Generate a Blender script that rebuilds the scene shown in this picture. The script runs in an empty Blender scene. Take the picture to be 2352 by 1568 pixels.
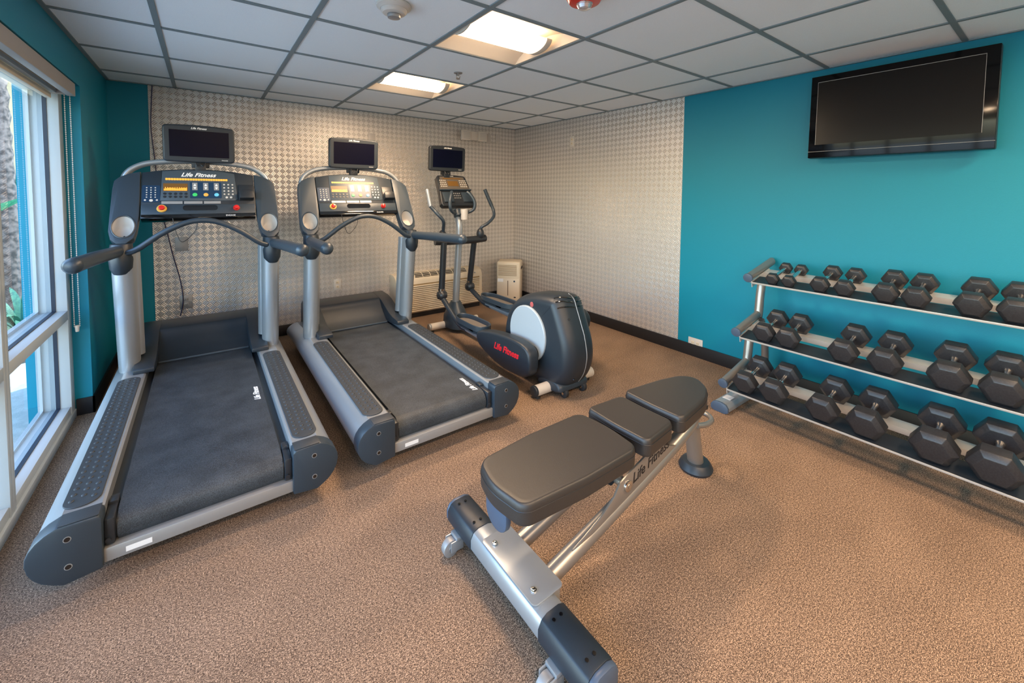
import bpy, bmesh, math, random
from mathutils import Vector, Matrix
random.seed(7)
C = bpy.context.collection
scene = bpy.context.scene
PI = math.pi

# ------------------------------------------------------------------ camera, sky, light, exposure
def camera():
    yaw, pitch, roll = 0.6388, 0.0497, 0.0083
    f, cx, cy = 952.99, 1176.0, 491.08
    cyw, sy = math.cos(yaw), math.sin(yaw)
    fw = Vector((sy*math.cos(pitch), cyw*math.cos(pitch), -math.sin(pitch)))
    r = Vector((cyw, -sy, 0)); u = r.cross(fw)
    r2 = r*math.cos(roll) + u*math.sin(roll); u2 = -r*math.sin(roll) + u*math.cos(roll)
    d = bpy.data.cameras.new('camera'); o = bpy.data.objects.new('camera', d); C.objects.link(o)
    m = Matrix((( r2.x, u2.x, -fw.x, 0.77782), (r2.y, u2.y, -fw.y, -4.03126), (r2.z, u2.z, -fw.z, 1.35739), (0, 0, 0, 1)))
    o.matrix_world = m
    d.sensor_fit = 'HORIZONTAL'; d.sensor_width = 36; d.lens = 36*f/2352
    d.shift_x = 0; d.shift_y = -(784-cy)/2352
    d.clip_start = 0.02
    scene.camera = o
camera()
w = bpy.data.worlds.new('world'); scene.world = w; w.use_nodes = True
nt = w.node_tree; nt.nodes.clear()
sky = nt.nodes.new('ShaderNodeTexSky'); sky.sky_type = 'NISHITA'; sky.sun_disc = False
sky.sun_elevation = math.radians(48); sky.sun_rotation = math.radians(110); sky.air_density = 1.2
bg = nt.nodes.new('ShaderNodeBackground'); bg.inputs[1].default_value = 1.5
wo = nt.nodes.new('ShaderNodeOutputWorld')
nt.links.new(sky.outputs[0], bg.inputs[0]); nt.links.new(bg.outputs[0], wo.inputs[0])
sd = bpy.data.lights.new('sun', 'SUN'); sd.energy = 7.0; sd.color = (1, .93, .82); sd.angle = 0.02
so = bpy.data.objects.new('sun', sd); C.objects.link(so)
so.rotation_euler = Vector((0.70, 0.42, 0.9)).to_track_quat('Z', 'Y').to_euler()
LAMP = 7.0                       # emission of the ceiling diffusers; their tubes are area lights in fixture()
scene.view_settings.view_transform = 'Standard'; scene.view_settings.look = 'None'
scene.view_settings.gamma = 1; scene.view_settings.use_curve_mapping = False
scene.view_settings.exposure = 0.72
H = 2.186; XR = 4.066; YB = 0.345; YF = -6.3; S = .6096

def portal(name, loc, sx, sz):
    d = bpy.data.lights.new(name, 'AREA'); d.shape = 'RECTANGLE'; d.size = sx; d.size_y = sz
    d.cycles.is_portal = True
    o = bpy.data.objects.new(name, d); C.objects.link(o); o.location = loc
    o.rotation_euler = (0, -PI/2, 0)
portal('daylight_portal', (-0.06, -3.1, 1.0), 1.95, 5.1)

# ------------------------------------------------------------------ materials
def mat(name, col, rough=.5, metal=0, emis=None, es=1, bump=None, coat=0, spec=.5, vary=None):
    m = bpy.data.materials.new(name); m.use_nodes = True
    n = m.node_tree; b = n.nodes['Principled BSDF']
    b.inputs['Base Color'].default_value = (*col, 1); b.inputs['Roughness'].default_value = rough
    b.inputs['Metallic'].default_value = metal
    b.inputs['Specular IOR Level'].default_value = spec
    if coat: b.inputs['Coat Weight'].default_value = coat; b.inputs['Coat Roughness'].default_value = .08
    if emis: b.inputs['Emission Color'].default_value = (*emis, 1); b.inputs['Emission Strength'].default_value = es
    if bump or vary:
        tc = n.nodes.new('ShaderNodeTexCoord'); nz = n.nodes.new('ShaderNodeTexNoise')
        sc, st = bump or (60, .05)
        nz.inputs['Scale'].default_value = sc; nz.inputs['Detail'].default_value = 3
        n.links.new(tc.outputs['Object'], nz.inputs['Vector'])
        if bump:
            bp = n.nodes.new('ShaderNodeBump'); bp.inputs['Strength'].default_value = st; bp.inputs['Distance'].default_value = .002
            n.links.new(nz.outputs['Fac'], bp.inputs['Height']); n.links.new(bp.outputs[0], b.inputs['Normal'])
        if vary:
            cr = n.nodes.new('ShaderNodeValToRGB')
            cr.color_ramp.elements[0].position = .38; cr.color_ramp.elements[1].position = .62
            cr.color_ramp.elements[0].color = (*col, 1); cr.color_ramp.elements[1].color = (*vary, 1)
            n.links.new(nz.outputs['Fac'], cr.inputs[0]); n.links.new(cr.outputs[0], b.inputs['Base Color'])
    return m

M_ = {}
M_['teal'] = mat('teal_paint', (.0006, .200, .295), .5, bump=(220, .15), spec=.35)
M_['ceil'] = mat('ceiling_tile', (.80, .86, .90), .9, bump=(420, .4), vary=(.86, .91, .94), spec=.2)
M_['grid'] = mat('ceiling_grid_metal', (.19, .24, .26), .6)
M_['black'] = mat('black_rubber_base', (.012, .012, .014), .45)
M_['white'] = mat('white_plastic', (.58, .54, .49), .4)
M_['frame'] = mat('window_frame_paint', (.40, .45, .47), .35)
M_['gasket'] = mat('dark_gasket', (.006, .015, .035), .5)
M_['silver'] = mat('silver_paint', (.37, .40, .43), .33, .55, bump=(900, .04))
M_['steel'] = mat('brushed_steel_paint', (.33, .31, .29), .34, .7, bump=(700, .05))
M_['chrome'] = mat('chrome', (.75, .73, .70), .15, 1)
M_['char'] = mat('charcoal_plastic', (.016, .024, .034), .42, bump=(600, .1))
M_['charl'] = mat('grey_blue_plastic', (.026, .040, .056), .4, bump=(600, .08))
M_['dark'] = mat('dark_plastic', (.016, .020, .026), .38, bump=(600, .1))
M_['pad'] = mat('grey_grip_pad', (.030, .038, .047), .5, bump=(500, .1))
M_['rubber'] = mat('black_rubber', (.02, .021, .024), .6, bump=(400, .2))
M_['hexr'] = mat('black_hex_rubber', (.015, .015, .018), .40, bump=(160, .2), vary=(.022, .022, .025))
M_['screen'] = mat('black_screen', (.002, .002, .010), .25, spec=.15)
M_['gloss'] = mat('gloss_black', (.004, .004, .005), .08, coat=1)
M_['panel'] = mat('console_face', (.055, .075, .095), .35)
M_['cup'] = mat('cup_liner_grey', (.50, .47, .44), .4)
M_['amber'] = mat('amber_display', (.25, .10, .01), .4, emis=(1, .38, .05), es=.9)
M_['amberd'] = mat('amber_display_dim', (.10, .05, .01), .4, emis=(1, .38, .05), es=.05)
M_['navy'] = mat('navy_key_panel', (.01, .035, .08), .35)
M_['wtext'] = mat('white_lettering', (.85, .85, .85), .5)
M_['btext'] = mat('black_lettering', (.01, .01, .012), .4)
M_['rtext'] = mat('red_lettering', (.75, .02, .03), .4)
M_['red'] = mat('red_plastic', (.62, .015, .012), .28, coat=.4)
M_['yellow'] = mat('yellow_plastic', (.75, .42, .08), .4)
M_['green'] = mat('green_button', (.05, .55, .14), .4)
M_['blueb'] = mat('blue_button', (.15, .55, .75), .4)
M_['cream'] = mat('cream_plastic', (.66, .56, .42), .45)
M_['vinyl'] = mat('black_vinyl', (.030, .026, .024), .42, bump=(500, .15), spec=.55)
M_['tread'] = mat('grey_brown_tread', (.17, .155, .14), .6)
M_['cord'] = mat('dark_blue_cord', (.01, .015, .08), .5)
M_['alu'] = mat('aluminium_rail', (.62, .60, .57), .35, .5)
M_['slate'] = mat('slate_blue_cap', (.06, .09, .14), .4)
M_['disc'] = mat('pale_grey_disc', (.36, .42, .47), .38)
M_['galv'] = mat('grey_plate', (.33, .33, .33), .45, .4)
M_['paper'] = mat('paper_label', (.80, .80, .80), .6)
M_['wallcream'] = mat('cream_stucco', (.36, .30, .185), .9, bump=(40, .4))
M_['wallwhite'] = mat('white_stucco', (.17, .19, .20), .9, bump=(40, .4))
M_['leaf'] = mat('leaf_green', (.03, .22, .10), .45, vary=(.07, .33, .16))
M_['leafd'] = mat('leaf_dark', (.02, .11, .08), .5, vary=(.05, .20, .12))
M_['bark'] = mat('palm_bark', (.035, .031, .030), .9, bump=(22, 1.0), vary=(.15, .13, .12))
M_['soil'] = mat('dark_soil', (.05, .035, .03), .9, bump=(25, 1.0), vary=(.16, .12, .10))
M_['pave'] = mat('pale_paving', (.34, .36, .33), .9, bump=(18, .5), vary=(.42, .43, .39))
M_['diff'] = mat('lamp_diffuser', (.9, .85, .75), .5, emis=(1, .74, .50), es=LAMP)
M_['refl'] = mat('white_enamel_reflector', (.62, .55, .46), .5)
M_['backwall'] = mat('warm_grey_paint', (.45, .40, .35), .7)

def nodes(m): return m.node_tree.nodes, m.node_tree.links
def math_node(n, l, op, a, b=None, c=None):
    x = n.new('ShaderNodeMath'); x.operation = op
    for i, v in enumerate((a, b, c)):
        if v is None: continue
        if isinstance(v, (int, float)): x.inputs[i].default_value = v
        else: l.new(v, x.inputs[i])
    return x.outputs[0]

def plate_material(name, axis):
    """embossed bar-pattern wall covering, bars at 45 degrees alternating like a basket weave"""
    m = bpy.data.materials.new(name); m.use_nodes = True; n, l = nodes(m); b = n['Principled BSDF']
    tc = n.new('ShaderNodeTexCoord'); sp = n.new('ShaderNodeSeparateXYZ'); l.new(tc.outputs['Object'], sp.inputs[0])
    h = sp.outputs[0] if axis == 'x' else sp.outputs[1]; z = sp.outputs[2]
    p = 0.0352
    u = math_node(n, l, 'MULTIPLY', math_node(n, l, 'ADD', h, z), .7071/p)
    v = math_node(n, l, 'MULTIPLY', math_node(n, l, 'SUBTRACT', h, z), .7071/p)
    u = math_node(n, l, 'ADD', u, 400.0); v = math_node(n, l, 'ADD', v, 400.0)
    fu = math_node(n, l, 'FRACT', u); fv = math_node(n, l, 'FRACT', v)
    par = math_node(n, l, 'MODULO', math_node(n, l, 'ADD', math_node(n, l, 'FLOOR', u), math_node(n, l, 'FLOOR', v)), 2.0)
    def bars(along, across):
        a = math_node(n, l, 'ABSOLUTE', math_node(n, l, 'SUBTRACT', along, .5))
        inside = math_node(n, l, 'LESS_THAN', a, .43)
        s = math_node(n, l, 'ABSOLUTE', math_node(n, l, 'SUBTRACT', math_node(n, l, 'FRACT', math_node(n, l, 'MULTIPLY', across, 3.0)), .5))
        st = math_node(n, l, 'SUBTRACT', 1.0, math_node(n, l, 'SMOOTH_MIN', math_node(n, l, 'MULTIPLY', s, 3.2), 1.0, .2))
        return math_node(n, l, 'MULTIPLY', inside, st)
    b1 = bars(fu, fv); b2 = bars(fv, fu)
    mx = n.new('ShaderNodeMix'); mx.data_type = 'FLOAT'
    l.new(par, mx.inputs[0]); l.new(b1, mx.inputs[2]); l.new(b2, mx.inputs[3])
    bar = mx.outputs[0]
    # light on the raised bars painted in: one direction darker, the other lighter
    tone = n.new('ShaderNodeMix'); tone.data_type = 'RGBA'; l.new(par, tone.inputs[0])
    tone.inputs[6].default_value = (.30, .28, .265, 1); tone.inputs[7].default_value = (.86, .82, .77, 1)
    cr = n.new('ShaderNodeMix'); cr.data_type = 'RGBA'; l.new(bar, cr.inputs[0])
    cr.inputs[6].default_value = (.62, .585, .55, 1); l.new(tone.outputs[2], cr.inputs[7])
    l.new(cr.outputs[2], b.inputs['Base Color'])
    bp = n.new('ShaderNodeBump'); bp.inputs['Strength'].default_value = .55; bp.inputs['Distance'].default_value = .003
    l.new(bar, bp.inputs['Height']); l.new(bp.outputs[0], b.inputs['Normal'])
    b.inputs['Metallic'].default_value = .6; b.inputs['Roughness'].default_value = .42
    return m
M_['plate_x'] = plate_material('tread_plate_covering_back', 'x')
M_['plate_y'] = plate_material('tread_plate_covering_side', 'y')

def floor_material():
    m = bpy.data.materials.new('speckled_carpet'); m.use_nodes = True; n, l = nodes(m); b = n['Principled BSDF']
    tc = n.new('ShaderNodeTexCoord'); mp = n.new('ShaderNodeMapping'); l.new(tc.outputs['Object'], mp.inputs[0])
    mp.inputs['Scale'].default_value = (1.0, 1.7, 1)
    n1 = n.new('ShaderNodeTexNoise'); n1.inputs['Scale'].default_value = 250; n1.inputs['Detail'].default_value = 3; n1.inputs['Roughness'].default_value = .7
    n2 = n.new('ShaderNodeTexNoise'); n2.inputs['Scale'].default_value = 100; n2.inputs['Detail'].default_value = 2
    n3 = n.new('ShaderNodeTexNoise'); n3.inputs['Scale'].default_value = 3; n3.inputs['Detail'].default_value = 2
    for q in (n1, n2, n3): l.new(mp.outputs[0], q.inputs['Vector'])
    s = math_node(n, l, 'ADD', math_node(n, l, 'MULTIPLY', n1.outputs['Fac'], .8), math_node(n, l, 'MULTIPLY', n2.outputs['Fac'], .2))
    s = math_node(n, l, 'ADD', s, math_node(n, l, 'MULTIPLY', math_node(n, l, 'SUBTRACT', n3.outputs['Fac'], .5), .05))
    cr = n.new('ShaderNodeValToRGB'); e = cr.color_ramp.elements
    e[0].position = .38; e[0].color = (.022, .014, .010, 1); e[1].position = .62; e[1].color = (.68, .47, .32, 1)
    q = e.new(.50); q.color = (.185, .120, .080, 1)
    l.new(s, cr.inputs[0]); l.new(cr.outputs[0], b.inputs['Base Color'])
    bp = n.new('ShaderNodeBump'); bp.inputs['Strength'].default_value = .6; bp.inputs['Distance'].default_value = .004
    l.new(s, bp.inputs['Height']); l.new(bp.outputs[0], b.inputs['Normal'])
    b.inputs['Roughness'].default_value = .85; b.inputs['Specular IOR Level'].default_value = .25
    return m
M_['floor'] = floor_material()

def speck_material(name, c0, c1, scale, rough=.6):
    m = bpy.data.materials.new(name); m.use_nodes = True; n, l = nodes(m); b = n['Principled BSDF']
    tc = n.new('ShaderNodeTexCoord')
    n1 = n.new('ShaderNodeTexNoise'); n1.inputs['Scale'].default_value = scale; n1.inputs['Detail'].default_value = 2
    n2 = n.new('ShaderNodeTexNoise'); n2.inputs['Scale'].default_value = 9; n2.inputs['Detail'].default_value = 4
    l.new(tc.outputs['Object'], n1.inputs['Vector']); l.new(tc.outputs['Object'], n2.inputs['Vector'])
    s = math_node(n, l, 'ADD', math_node(n, l, 'MULTIPLY', n1.outputs['Fac'], .7), math_node(n, l, 'MULTIPLY', n2.outputs['Fac'], .3))
    cr = n.new('ShaderNodeValToRGB'); e = cr.color_ramp.elements
    e[0].position = .42; e[0].color = (*c0, 1); e[1].position = .60; e[1].color = (*c1, 1)
    l.new(s, cr.inputs[0]); l.new(cr.outputs[0], b.inputs['Base Color'])
    bp = n.new('ShaderNodeBump'); bp.inputs['Strength'].default_value = .3; bp.inputs['Distance'].default_value = .001
    l.new(n1.outputs['Fac'], bp.inputs['Height']); l.new(bp.outputs[0], b.inputs['Normal'])
    b.inputs['Roughness'].default_value = rough
    return m
M_['belt'] = speck_material('treadmill_belt', (.012, .017, .023), (.050, .062, .076), 420, .55)

def glass_material():
    m = bpy.data.materials.new('window_glass'); m.use_nodes = True; n, l = nodes(m); n.clear()
    t = n.new('ShaderNodeBsdfTransparent'); t.inputs[0].default_value = (.74, .80, .82, 1)
    g = n.new('ShaderNodeBsdfGlossy'); g.inputs['Roughness'].default_value = .0
    ge = n.new('ShaderNodeNewGeometry'); dp = n.new('ShaderNodeVectorMath'); dp.operation = 'DOT_PRODUCT'
    l.new(ge.outputs['Incoming'], dp.inputs[0]); l.new(ge.outputs['Normal'], dp.inputs[1])
    c = math_node(n, l, 'SUBTRACT', 1.0, math_node(n, l, 'ABSOLUTE', dp.outputs['Value']))
    fr = math_node(n, l, 'MULTIPLY_ADD', math_node(n, l, 'POWER', c, 4.0), .86, .07)
    mx = n.new('ShaderNodeMixShader'); o = n.new('ShaderNodeOutputMaterial')
    l.new(fr, mx.inputs[0]); l.new(t.outputs[0], mx.inputs[1]); l.new(g.outputs[0], mx.inputs[2]); l.new(mx.outputs[0], o.inputs[0])
    return m
M_['glass'] = glass_material()

# ------------------------------------------------------------------ mesh helpers
def smooth_poly(pts, it=2):
    for _ in range(it):
        q = []
        for i in range(len(pts)):
            a, b = pts[i], pts[(i+1) % len(pts)]
            q.append(tuple(a[k]*.75+b[k]*.25 for k in range(len(a)))); q.append(tuple(a[k]*.25+b[k]*.75 for k in range(len(a))))
        pts = q
    return pts
def catmull(pts, sub=6):
    P = [Vector(p) for p in pts]; out = []
    for i in range(len(P)-1):
        p0 = P[max(i-1, 0)]; p1 = P[i]; p2 = P[i+1]; p3 = P[min(i+2, len(P)-1)]
        for k in range(sub):
            t = k/sub
            out.append(.5*((2*p1)+(-p0+p2)*t+(2*p0-5*p1+4*p2-p3)*t*t+(-p0+3*p1-3*p2+p3)*t**3))
    out.append(P[-1]); return out
def ax(axis, a, b, c):
    """(a,b) in-plane, c along axis"""
    return {'x': (c, a, b), 'y': (a, c, b), 'z': (a, b, c)}[axis]

class MB:
    def __init__(s): s.bm = bmesh.new()
    def _add(s, t, bev=0, seg=2, mtx=None, ang=30):
        if mtx is not None: bmesh.ops.transform(t, matrix=mtx, verts=t.verts)
        bmesh.ops.recalc_face_normals(t, faces=t.faces)
        if bev:
            es = [e for e in t.edges if len(e.link_faces) == 2 and e.calc_face_angle(0) > math.radians(ang)]
            bmesh.ops.bevel(t, geom=es, offset=bev, segments=seg, profile=.5, affect='EDGES', clamp_overlap=True)
        me = bpy.data.meshes.new('t'); t.to_mesh(me); t.free(); s.bm.from_mesh(me); bpy.data.meshes.remove(me)
        return s
    def box(s, x0, x1, y0, y1, z0, z1, bev=0, seg=2, mtx=None):
        t = bmesh.new(); bmesh.ops.create_cube(t, size=1)
        for v in t.verts: v.co = Vector(((x0+x1)/2+v.co.x*(x1-x0), (y0+y1)/2+v.co.y*(y1-y0), (z0+z1)/2+v.co.z*(z1-z0)))
        return s._add(t, bev, seg, mtx)
    def cyl(s, p0, p1, r0, r1=None, n=24, bev=0):
        r1 = r0 if r1 is None else r1; p0 = Vector(p0); p1 = Vector(p1); t = bmesh.new()
        bmesh.ops.create_cone(t, cap_ends=True, segments=n, radius1=r0, radius2=r1, depth=(p1-p0).length)
        m = Matrix.Translation((p0+p1)/2) @ (p1-p0).to_track_quat('Z', 'Y').to_matrix().to_4x4()
        return s._add(t, bev, 2, m, 50)
    def sphere(s, c, r, sc=(1, 1, 1), n=16):
        t = bmesh.new(); bmesh.ops.create_uvsphere(t, u_segments=n, v_segments=max(6, n//2), radius=r)
        return s._add(t, mtx=Matrix.Translation(Vector(c)) @ Matrix.Diagonal((*sc, 1)))
    def loft(s, rings, cap=True, closed=False):
        t = bmesh.new(); R = [[t.verts.new(Vector(p)) for p in r] for r in rings]; n = len(R[0])
        m = len(R); rng = range(m) if closed else range(m-1)
        for i in rng:
            a, b = R[i], R[(i+1) % m]
            for k in range(n): t.faces.new((a[k], a[(k+1) % n], b[(k+1) % n], b[k]))
        if cap and not closed: t.faces.new(R[0]); t.faces.new(list(reversed(R[-1])))
        return s._add(t)
    def tube(s, pts, r, n=14, sub=6, up=(0, 0, 1), flat=1.0, caps=True):
        """r: number or list per control point; flat: ratio of the second radius"""
        P = catmull(pts, sub) if sub > 1 else [Vector(p) for p in pts]
        m = len(P); rr = []
        if isinstance(r, (int, float)): rr = [r]*m
        else:
            for i in range(m):
                t = i/(m-1)*(len(r)-1); k = min(int(t), len(r)-2); rr.append(r[k]*(1-(t-k))+r[k+1]*(t-k))
        rings = []; side = None
        for i in range(m):
            T = (P[min(i+1, m-1)]-P[max(i-1, 0)]).normalized()
            if side is None:
                side = T.cross(Vector(up));
                if side.length < 1e-4: side = T.cross(Vector((1, 0, 0)))
            side = (side - T*side.dot(T)).normalized(); o = T.cross(side)
            rings.append([P[i]+side*math.cos(2*PI*k/n)*rr[i]*flat+o*math.sin(2*PI*k/n)*rr[i] for k in range(n)])
        return s.loft(rings, caps)
    def prism(s, poly, axis, a0, a1, bev=0, seg=2, mtx=None, ang=30):
        t = bmesh.new(); A = [t.verts.new(ax(axis, p[0], p[1], a0)) for p in poly]; B = [t.verts.new(ax(axis, p[0], p[1], a1)) for p in poly]
        n = len(poly); t.faces.new(A); t.faces.new(list(reversed(B)))
        for k in range(n): t.faces.new((A[k], A[(k+1) % n], B[(k+1) % n], B[k]))
        return s._add(t, bev, seg, mtx, ang)
    def pillow(s, poly, axis, a0, a1, r0, r1=None, seg=5, inset=None, mtx=None):
        """extruded outline whose two rims are rounded: r0 at a0, r1 at a1"""
        r1 = r0 if r1 is None else r1
        n = len(poly); ar = sum(poly[i][0]*poly[(i+1) % n][1]-poly[(i+1) % n][0]*poly[i][1] for i in range(n))
        if ar < 0: poly = list(reversed(poly))
        N = []
        for i in range(n):
            a, b, c = Vector(poly[i-1]), Vector(poly[i]), Vector(poly[(i+1) % n])
            d = ((b-a).normalized()+(c-b).normalized()).normalized(); N.append(Vector((-d.y, d.x)))
        rings = []
        def ring(off, c): return [ax(axis, poly[i][0]+N[i].x*off, poly[i][1]+N[i].y*off, c) for i in range(n)]
        k0 = inset or 1.0
        sg = 1 if a1 > a0 else -1
        for k in range(seg+1):
            t = k/seg*PI/2; rings.append(ring(r0*k0*(1-math.sin(t)), a0+sg*r0*(1-math.cos(t))))
        for k in range(seg+1):
            t = (1-k/seg)*PI/2; rings.append(ring(r1*k0*(1-math.sin(t)), a1-sg*r1*(1-math.cos(t))))
        gx = sum(p[0] for p in poly)/n; gy = sum(p[1] for p in poly)/n; dv = Vector(ax(axis, gx, gy, 0))
        def inner(r):
            out = []
            for p in r:
                p = Vector(p); q = Vector(ax(axis, gx, gy, 0)); c = p.copy()
                for d in range(3):
                    if abs(Vector(ax(axis, 0, 0, 1))[d]) < .5: c[d] = q[d]+(p[d]-q[d])*.95
                out.append(c)
            return out
        rings = [inner(rings[0])]+rings+[inner(rings[-1])]
        t = bmesh.new(); R = [[t.verts.new(p) for p in r] for r in rings]
        for i in range(len(R)-1):
            for k in range(n): t.faces.new((R[i][k], R[i][(k+1) % n], R[i+1][(k+1) % n], R[i+1][k]))
        t.faces.new(R[0]); t.faces.new(list(reversed(R[-1])))
        return s._add(t, mtx=mtx)
    def lathe(s, prof, c, n=28, axis='z', mtx=None):
        """prof: (radius, height) pairs"""
        rings = []
        for r, h in prof:
            rings.append([Vector(ax(axis, r*math.cos(2*PI*k/n), r*math.sin(2*PI*k/n), h))+Vector(c) for k in range(n)])
        t = bmesh.new(); R = [[t.verts.new(p) for p in r] for r in rings]
        for i in range(len(R)-1):
            for k in range(n): t.faces.new((R[i][k], R[i][(k+1) % n], R[i+1][(k+1) % n], R[i+1][k]))
        t.faces.new(R[0]); t.faces.new(list(reversed(R[-1])))
        return s._add(t, mtx=mtx)
    def text(s, txt, size, origin, xd, yd, depth=.0012, shear=.35, center=False, bold=0):
        cu = bpy.data.curves.new('t', 'FONT'); cu.body = txt; cu.size = size; cu.extrude = depth/2; cu.shear = shear; cu.offset = bold
        cu.resolution_u = 3
        if center: cu.align_x = 'CENTER'; cu.align_y = 'CENTER'
        o = bpy.data.objects.new('t', cu); C.objects.link(o)
        dg = bpy.context.evaluated_depsgraph_get(); me = bpy.data.meshes.new_from_object(o.evaluated_get(dg))
        x = Vector(xd).normalized(); z = x.cross(Vector(yd)).normalized(); y = z.cross(x)
        m = Matrix.Translation(Vector(origin)) @ Matrix((x, y, z)).transposed().to_4x4()
        me.transform(m); s.bm.from_mesh(me)
        bpy.data.objects.remove(o); bpy.data.meshes.remove(me); bpy.data.curves.remove(cu)
        return s

def root_loc(o):
    v = Vector((0, 0, 0))
    while o is not None: v += o.location; o = o.parent
    return v
def obj(name, mb, m, parent=None, sharp=34, loc=None, kind=None, label=None):
    """link ONE mesh object; coordinates in mb are world coordinates"""
    me = bpy.data.meshes.new(name)
    base = Vector(loc) if loc is not None else Vector((0, 0, 0))
    off = root_loc(parent) + base if parent is not None else base
    bmesh.ops.translate(mb.bm, verts=mb.bm.verts, vec=-off)
    mb.bm.to_mesh(me); mb.bm.free()
    me.shade_smooth(); me.set_sharp_from_angle(angle=math.radians(sharp))
    me.materials.append(m)
    o = bpy.data.objects.new(name, me); C.objects.link(o); o.parent = parent; o.location = base
    if kind: o['kind'] = kind
    if label: o['label'] = label
    return o
def carve(o, cutter):
    """cut an opening into o (both in world coordinates)"""
    c = obj('t', cutter, M_['cup']); c.location = -root_loc(o)+c.location
    c2 = o.copy(); c2.parent = None; c2.location = (0, 0, 0); C.objects.link(c2)
    m = c2.modifiers.new('b', 'BOOLEAN'); m.object = c; m.operation = 'DIFFERENCE'; m.solver = 'EXACT'; m.use_self = True
    dg = bpy.context.evaluated_depsgraph_get(); me = bpy.data.meshes.new_from_object(c2.evaluated_get(dg))
    old = o.data; o.data = me; bpy.data.objects.remove(c2); bpy.data.objects.remove(c)
    me.materials.clear(); me.materials.append(old.materials[0]); me.shade_smooth(); me.set_sharp_from_angle(angle=math.radians(22))
def tag(o, label, cat, group=None):
    o['label'] = label; o['category'] = cat
    if group: o['group'] = group
    return o
def thing(name, label, cat, loc=(0, 0, 0), group=None):
    o = bpy.data.objects.new(name, None); C.objects.link(o); o.location = loc; o.empty_display_size = .1
    return tag(o, label, cat, group)
def copy_tree(o, parent=None):
    c = o.copy(); C.objects.link(c); c.parent = parent
    for ch in [x for x in bpy.data.objects if x.parent == o]: copy_tree(ch, c)
    return c
def struct(name, mb, m, parent=None):
    o = obj(name, mb, m, parent)
    if parent is None: o['kind'] = 'structure'
    return o
def rrect(x0, x1, y0, y1, r, n=5):
    P = []
    for cx, cy, a in ((x1-r, y1-r, 0), (x0+r, y1-r, 90), (x0+r, y0+r, 180), (x1-r, y0+r, 270)):
        for k in range(n+1):
            t = math.radians(a+90*k/n); P.append((cx+r*math.cos(t), cy+r*math.sin(t)))
    return P

# ------------------------------------------------------------------ room shell
struct('floor', MB().box(.0, XR+.1, YF-.1, YB+.1, -.12, 0), M_['floor'])
struct('wall_back', MB().box(-.1, XR+.12, YB, YB+.12, 0, H+.15), M_['teal'])
struct('wall_right', MB().box(XR, XR+.12, YF, YB, 0, H+.15), M_['teal'])
struct('wall_front', MB().box(-.1, XR+.12, YF-.12, YF, 0, H+.15), M_['backwall'])
XE_ = .442; YE_ = -2.043
cb = struct('wall_covering_back', MB().box(XE_, XR-.002, YB-.003, YB, .10, H), M_['plate_x'])
cs = struct('wall_covering_right', MB().box(XR-.003, XR, YE_, YB-.003, .10, H), M_['plate_y'])
cb.name = 'trim_1'; cs.name = 'trim_2'
# left wall: pier, header over the windows
LW = .205
struct('wall_left', MB().box(-.06, LW, -.52, YB, 0, H).box(-.06, LW, YF, -.52, 1.965, H).box(-.06, LW, YF, -5.62, 0, 1.965), M_['teal'])
struct('baseboard_back', MB().box(LW, XR, YB-.012, YB-.003, 0, .10, .002), M_['black'])
struct('baseboard_right', MB().box(XR-.013, XR-.003, YF, YB-.012, 0, .102, .002), M_['black'])
struct('baseboard_left', MB().box(LW, LW+.01, -.53, YB-.012, 0, .10).box(.135, LW+.01, -.53, -.52, 0, .10), M_['black'])

# ceiling: lay-in tiles with a grid; open where the fixtures sit
FX = [(3, -1), (3, -3), (3, -7), (3, -9), (1, -7), (5, -7)]       # lower-left cell corner: column index, row index*; cell spans x 3..4, y j-1..j
def cell_open(i, j): return any(i == a and j == b for a, b in FX)
ce = MB()
xs = [.0, .205, S, 2*S, 3*S, 4*S, 5*S, 6*S, XR]
for i in range(0, 7):
    x0 = max(.205, i*S); x1 = min(XR, (i+1)*S)
    for j in range(0, -11, -1):
        y1 = j*S; y0 = (j-1)*S
        if j == 0:
            ce.box(x0+.004, x1-.004, 0.004, YB, H+.004, H+.016)
        if y0 < YF: y0 = YF
        if y1 <= YF: continue
        if cell_open(i, j): continue
        ce.box(x0+.004, x1-.004, y0+.004, y1-.004, H+.004, H+.016)
ce.box(-.1, XR+.12, YF-.12, YB+.12, H+.16, H+.30)
ceil = struct('ceiling', ce, M_['ceil'])
gr = MB(); T = .012
for i in range(1, 7): gr.box(i*S-T, i*S+T, YF, YB, H-.002, H+.006)
for j in range(0, -11, -1):
    if j*S < YF: continue
    for i in range(0, 7):
        x0 = max(LW, i*S+T); x1 = min(XR, (i+1)*S-T); gr.box(x0, x1, j*S-T, j*S+T, H-.0015, H+.0055)
gr.box(LW, LW+.02, YF, YB, H-.002, H+.004).box(XR-.018, XR, YF, YB, H-.002, H+.004).box(LW, XR, YB-.018, YB, H-.002, H+.004)
obj('ceiling_grid', gr, M_['grid'], ceil)

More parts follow.
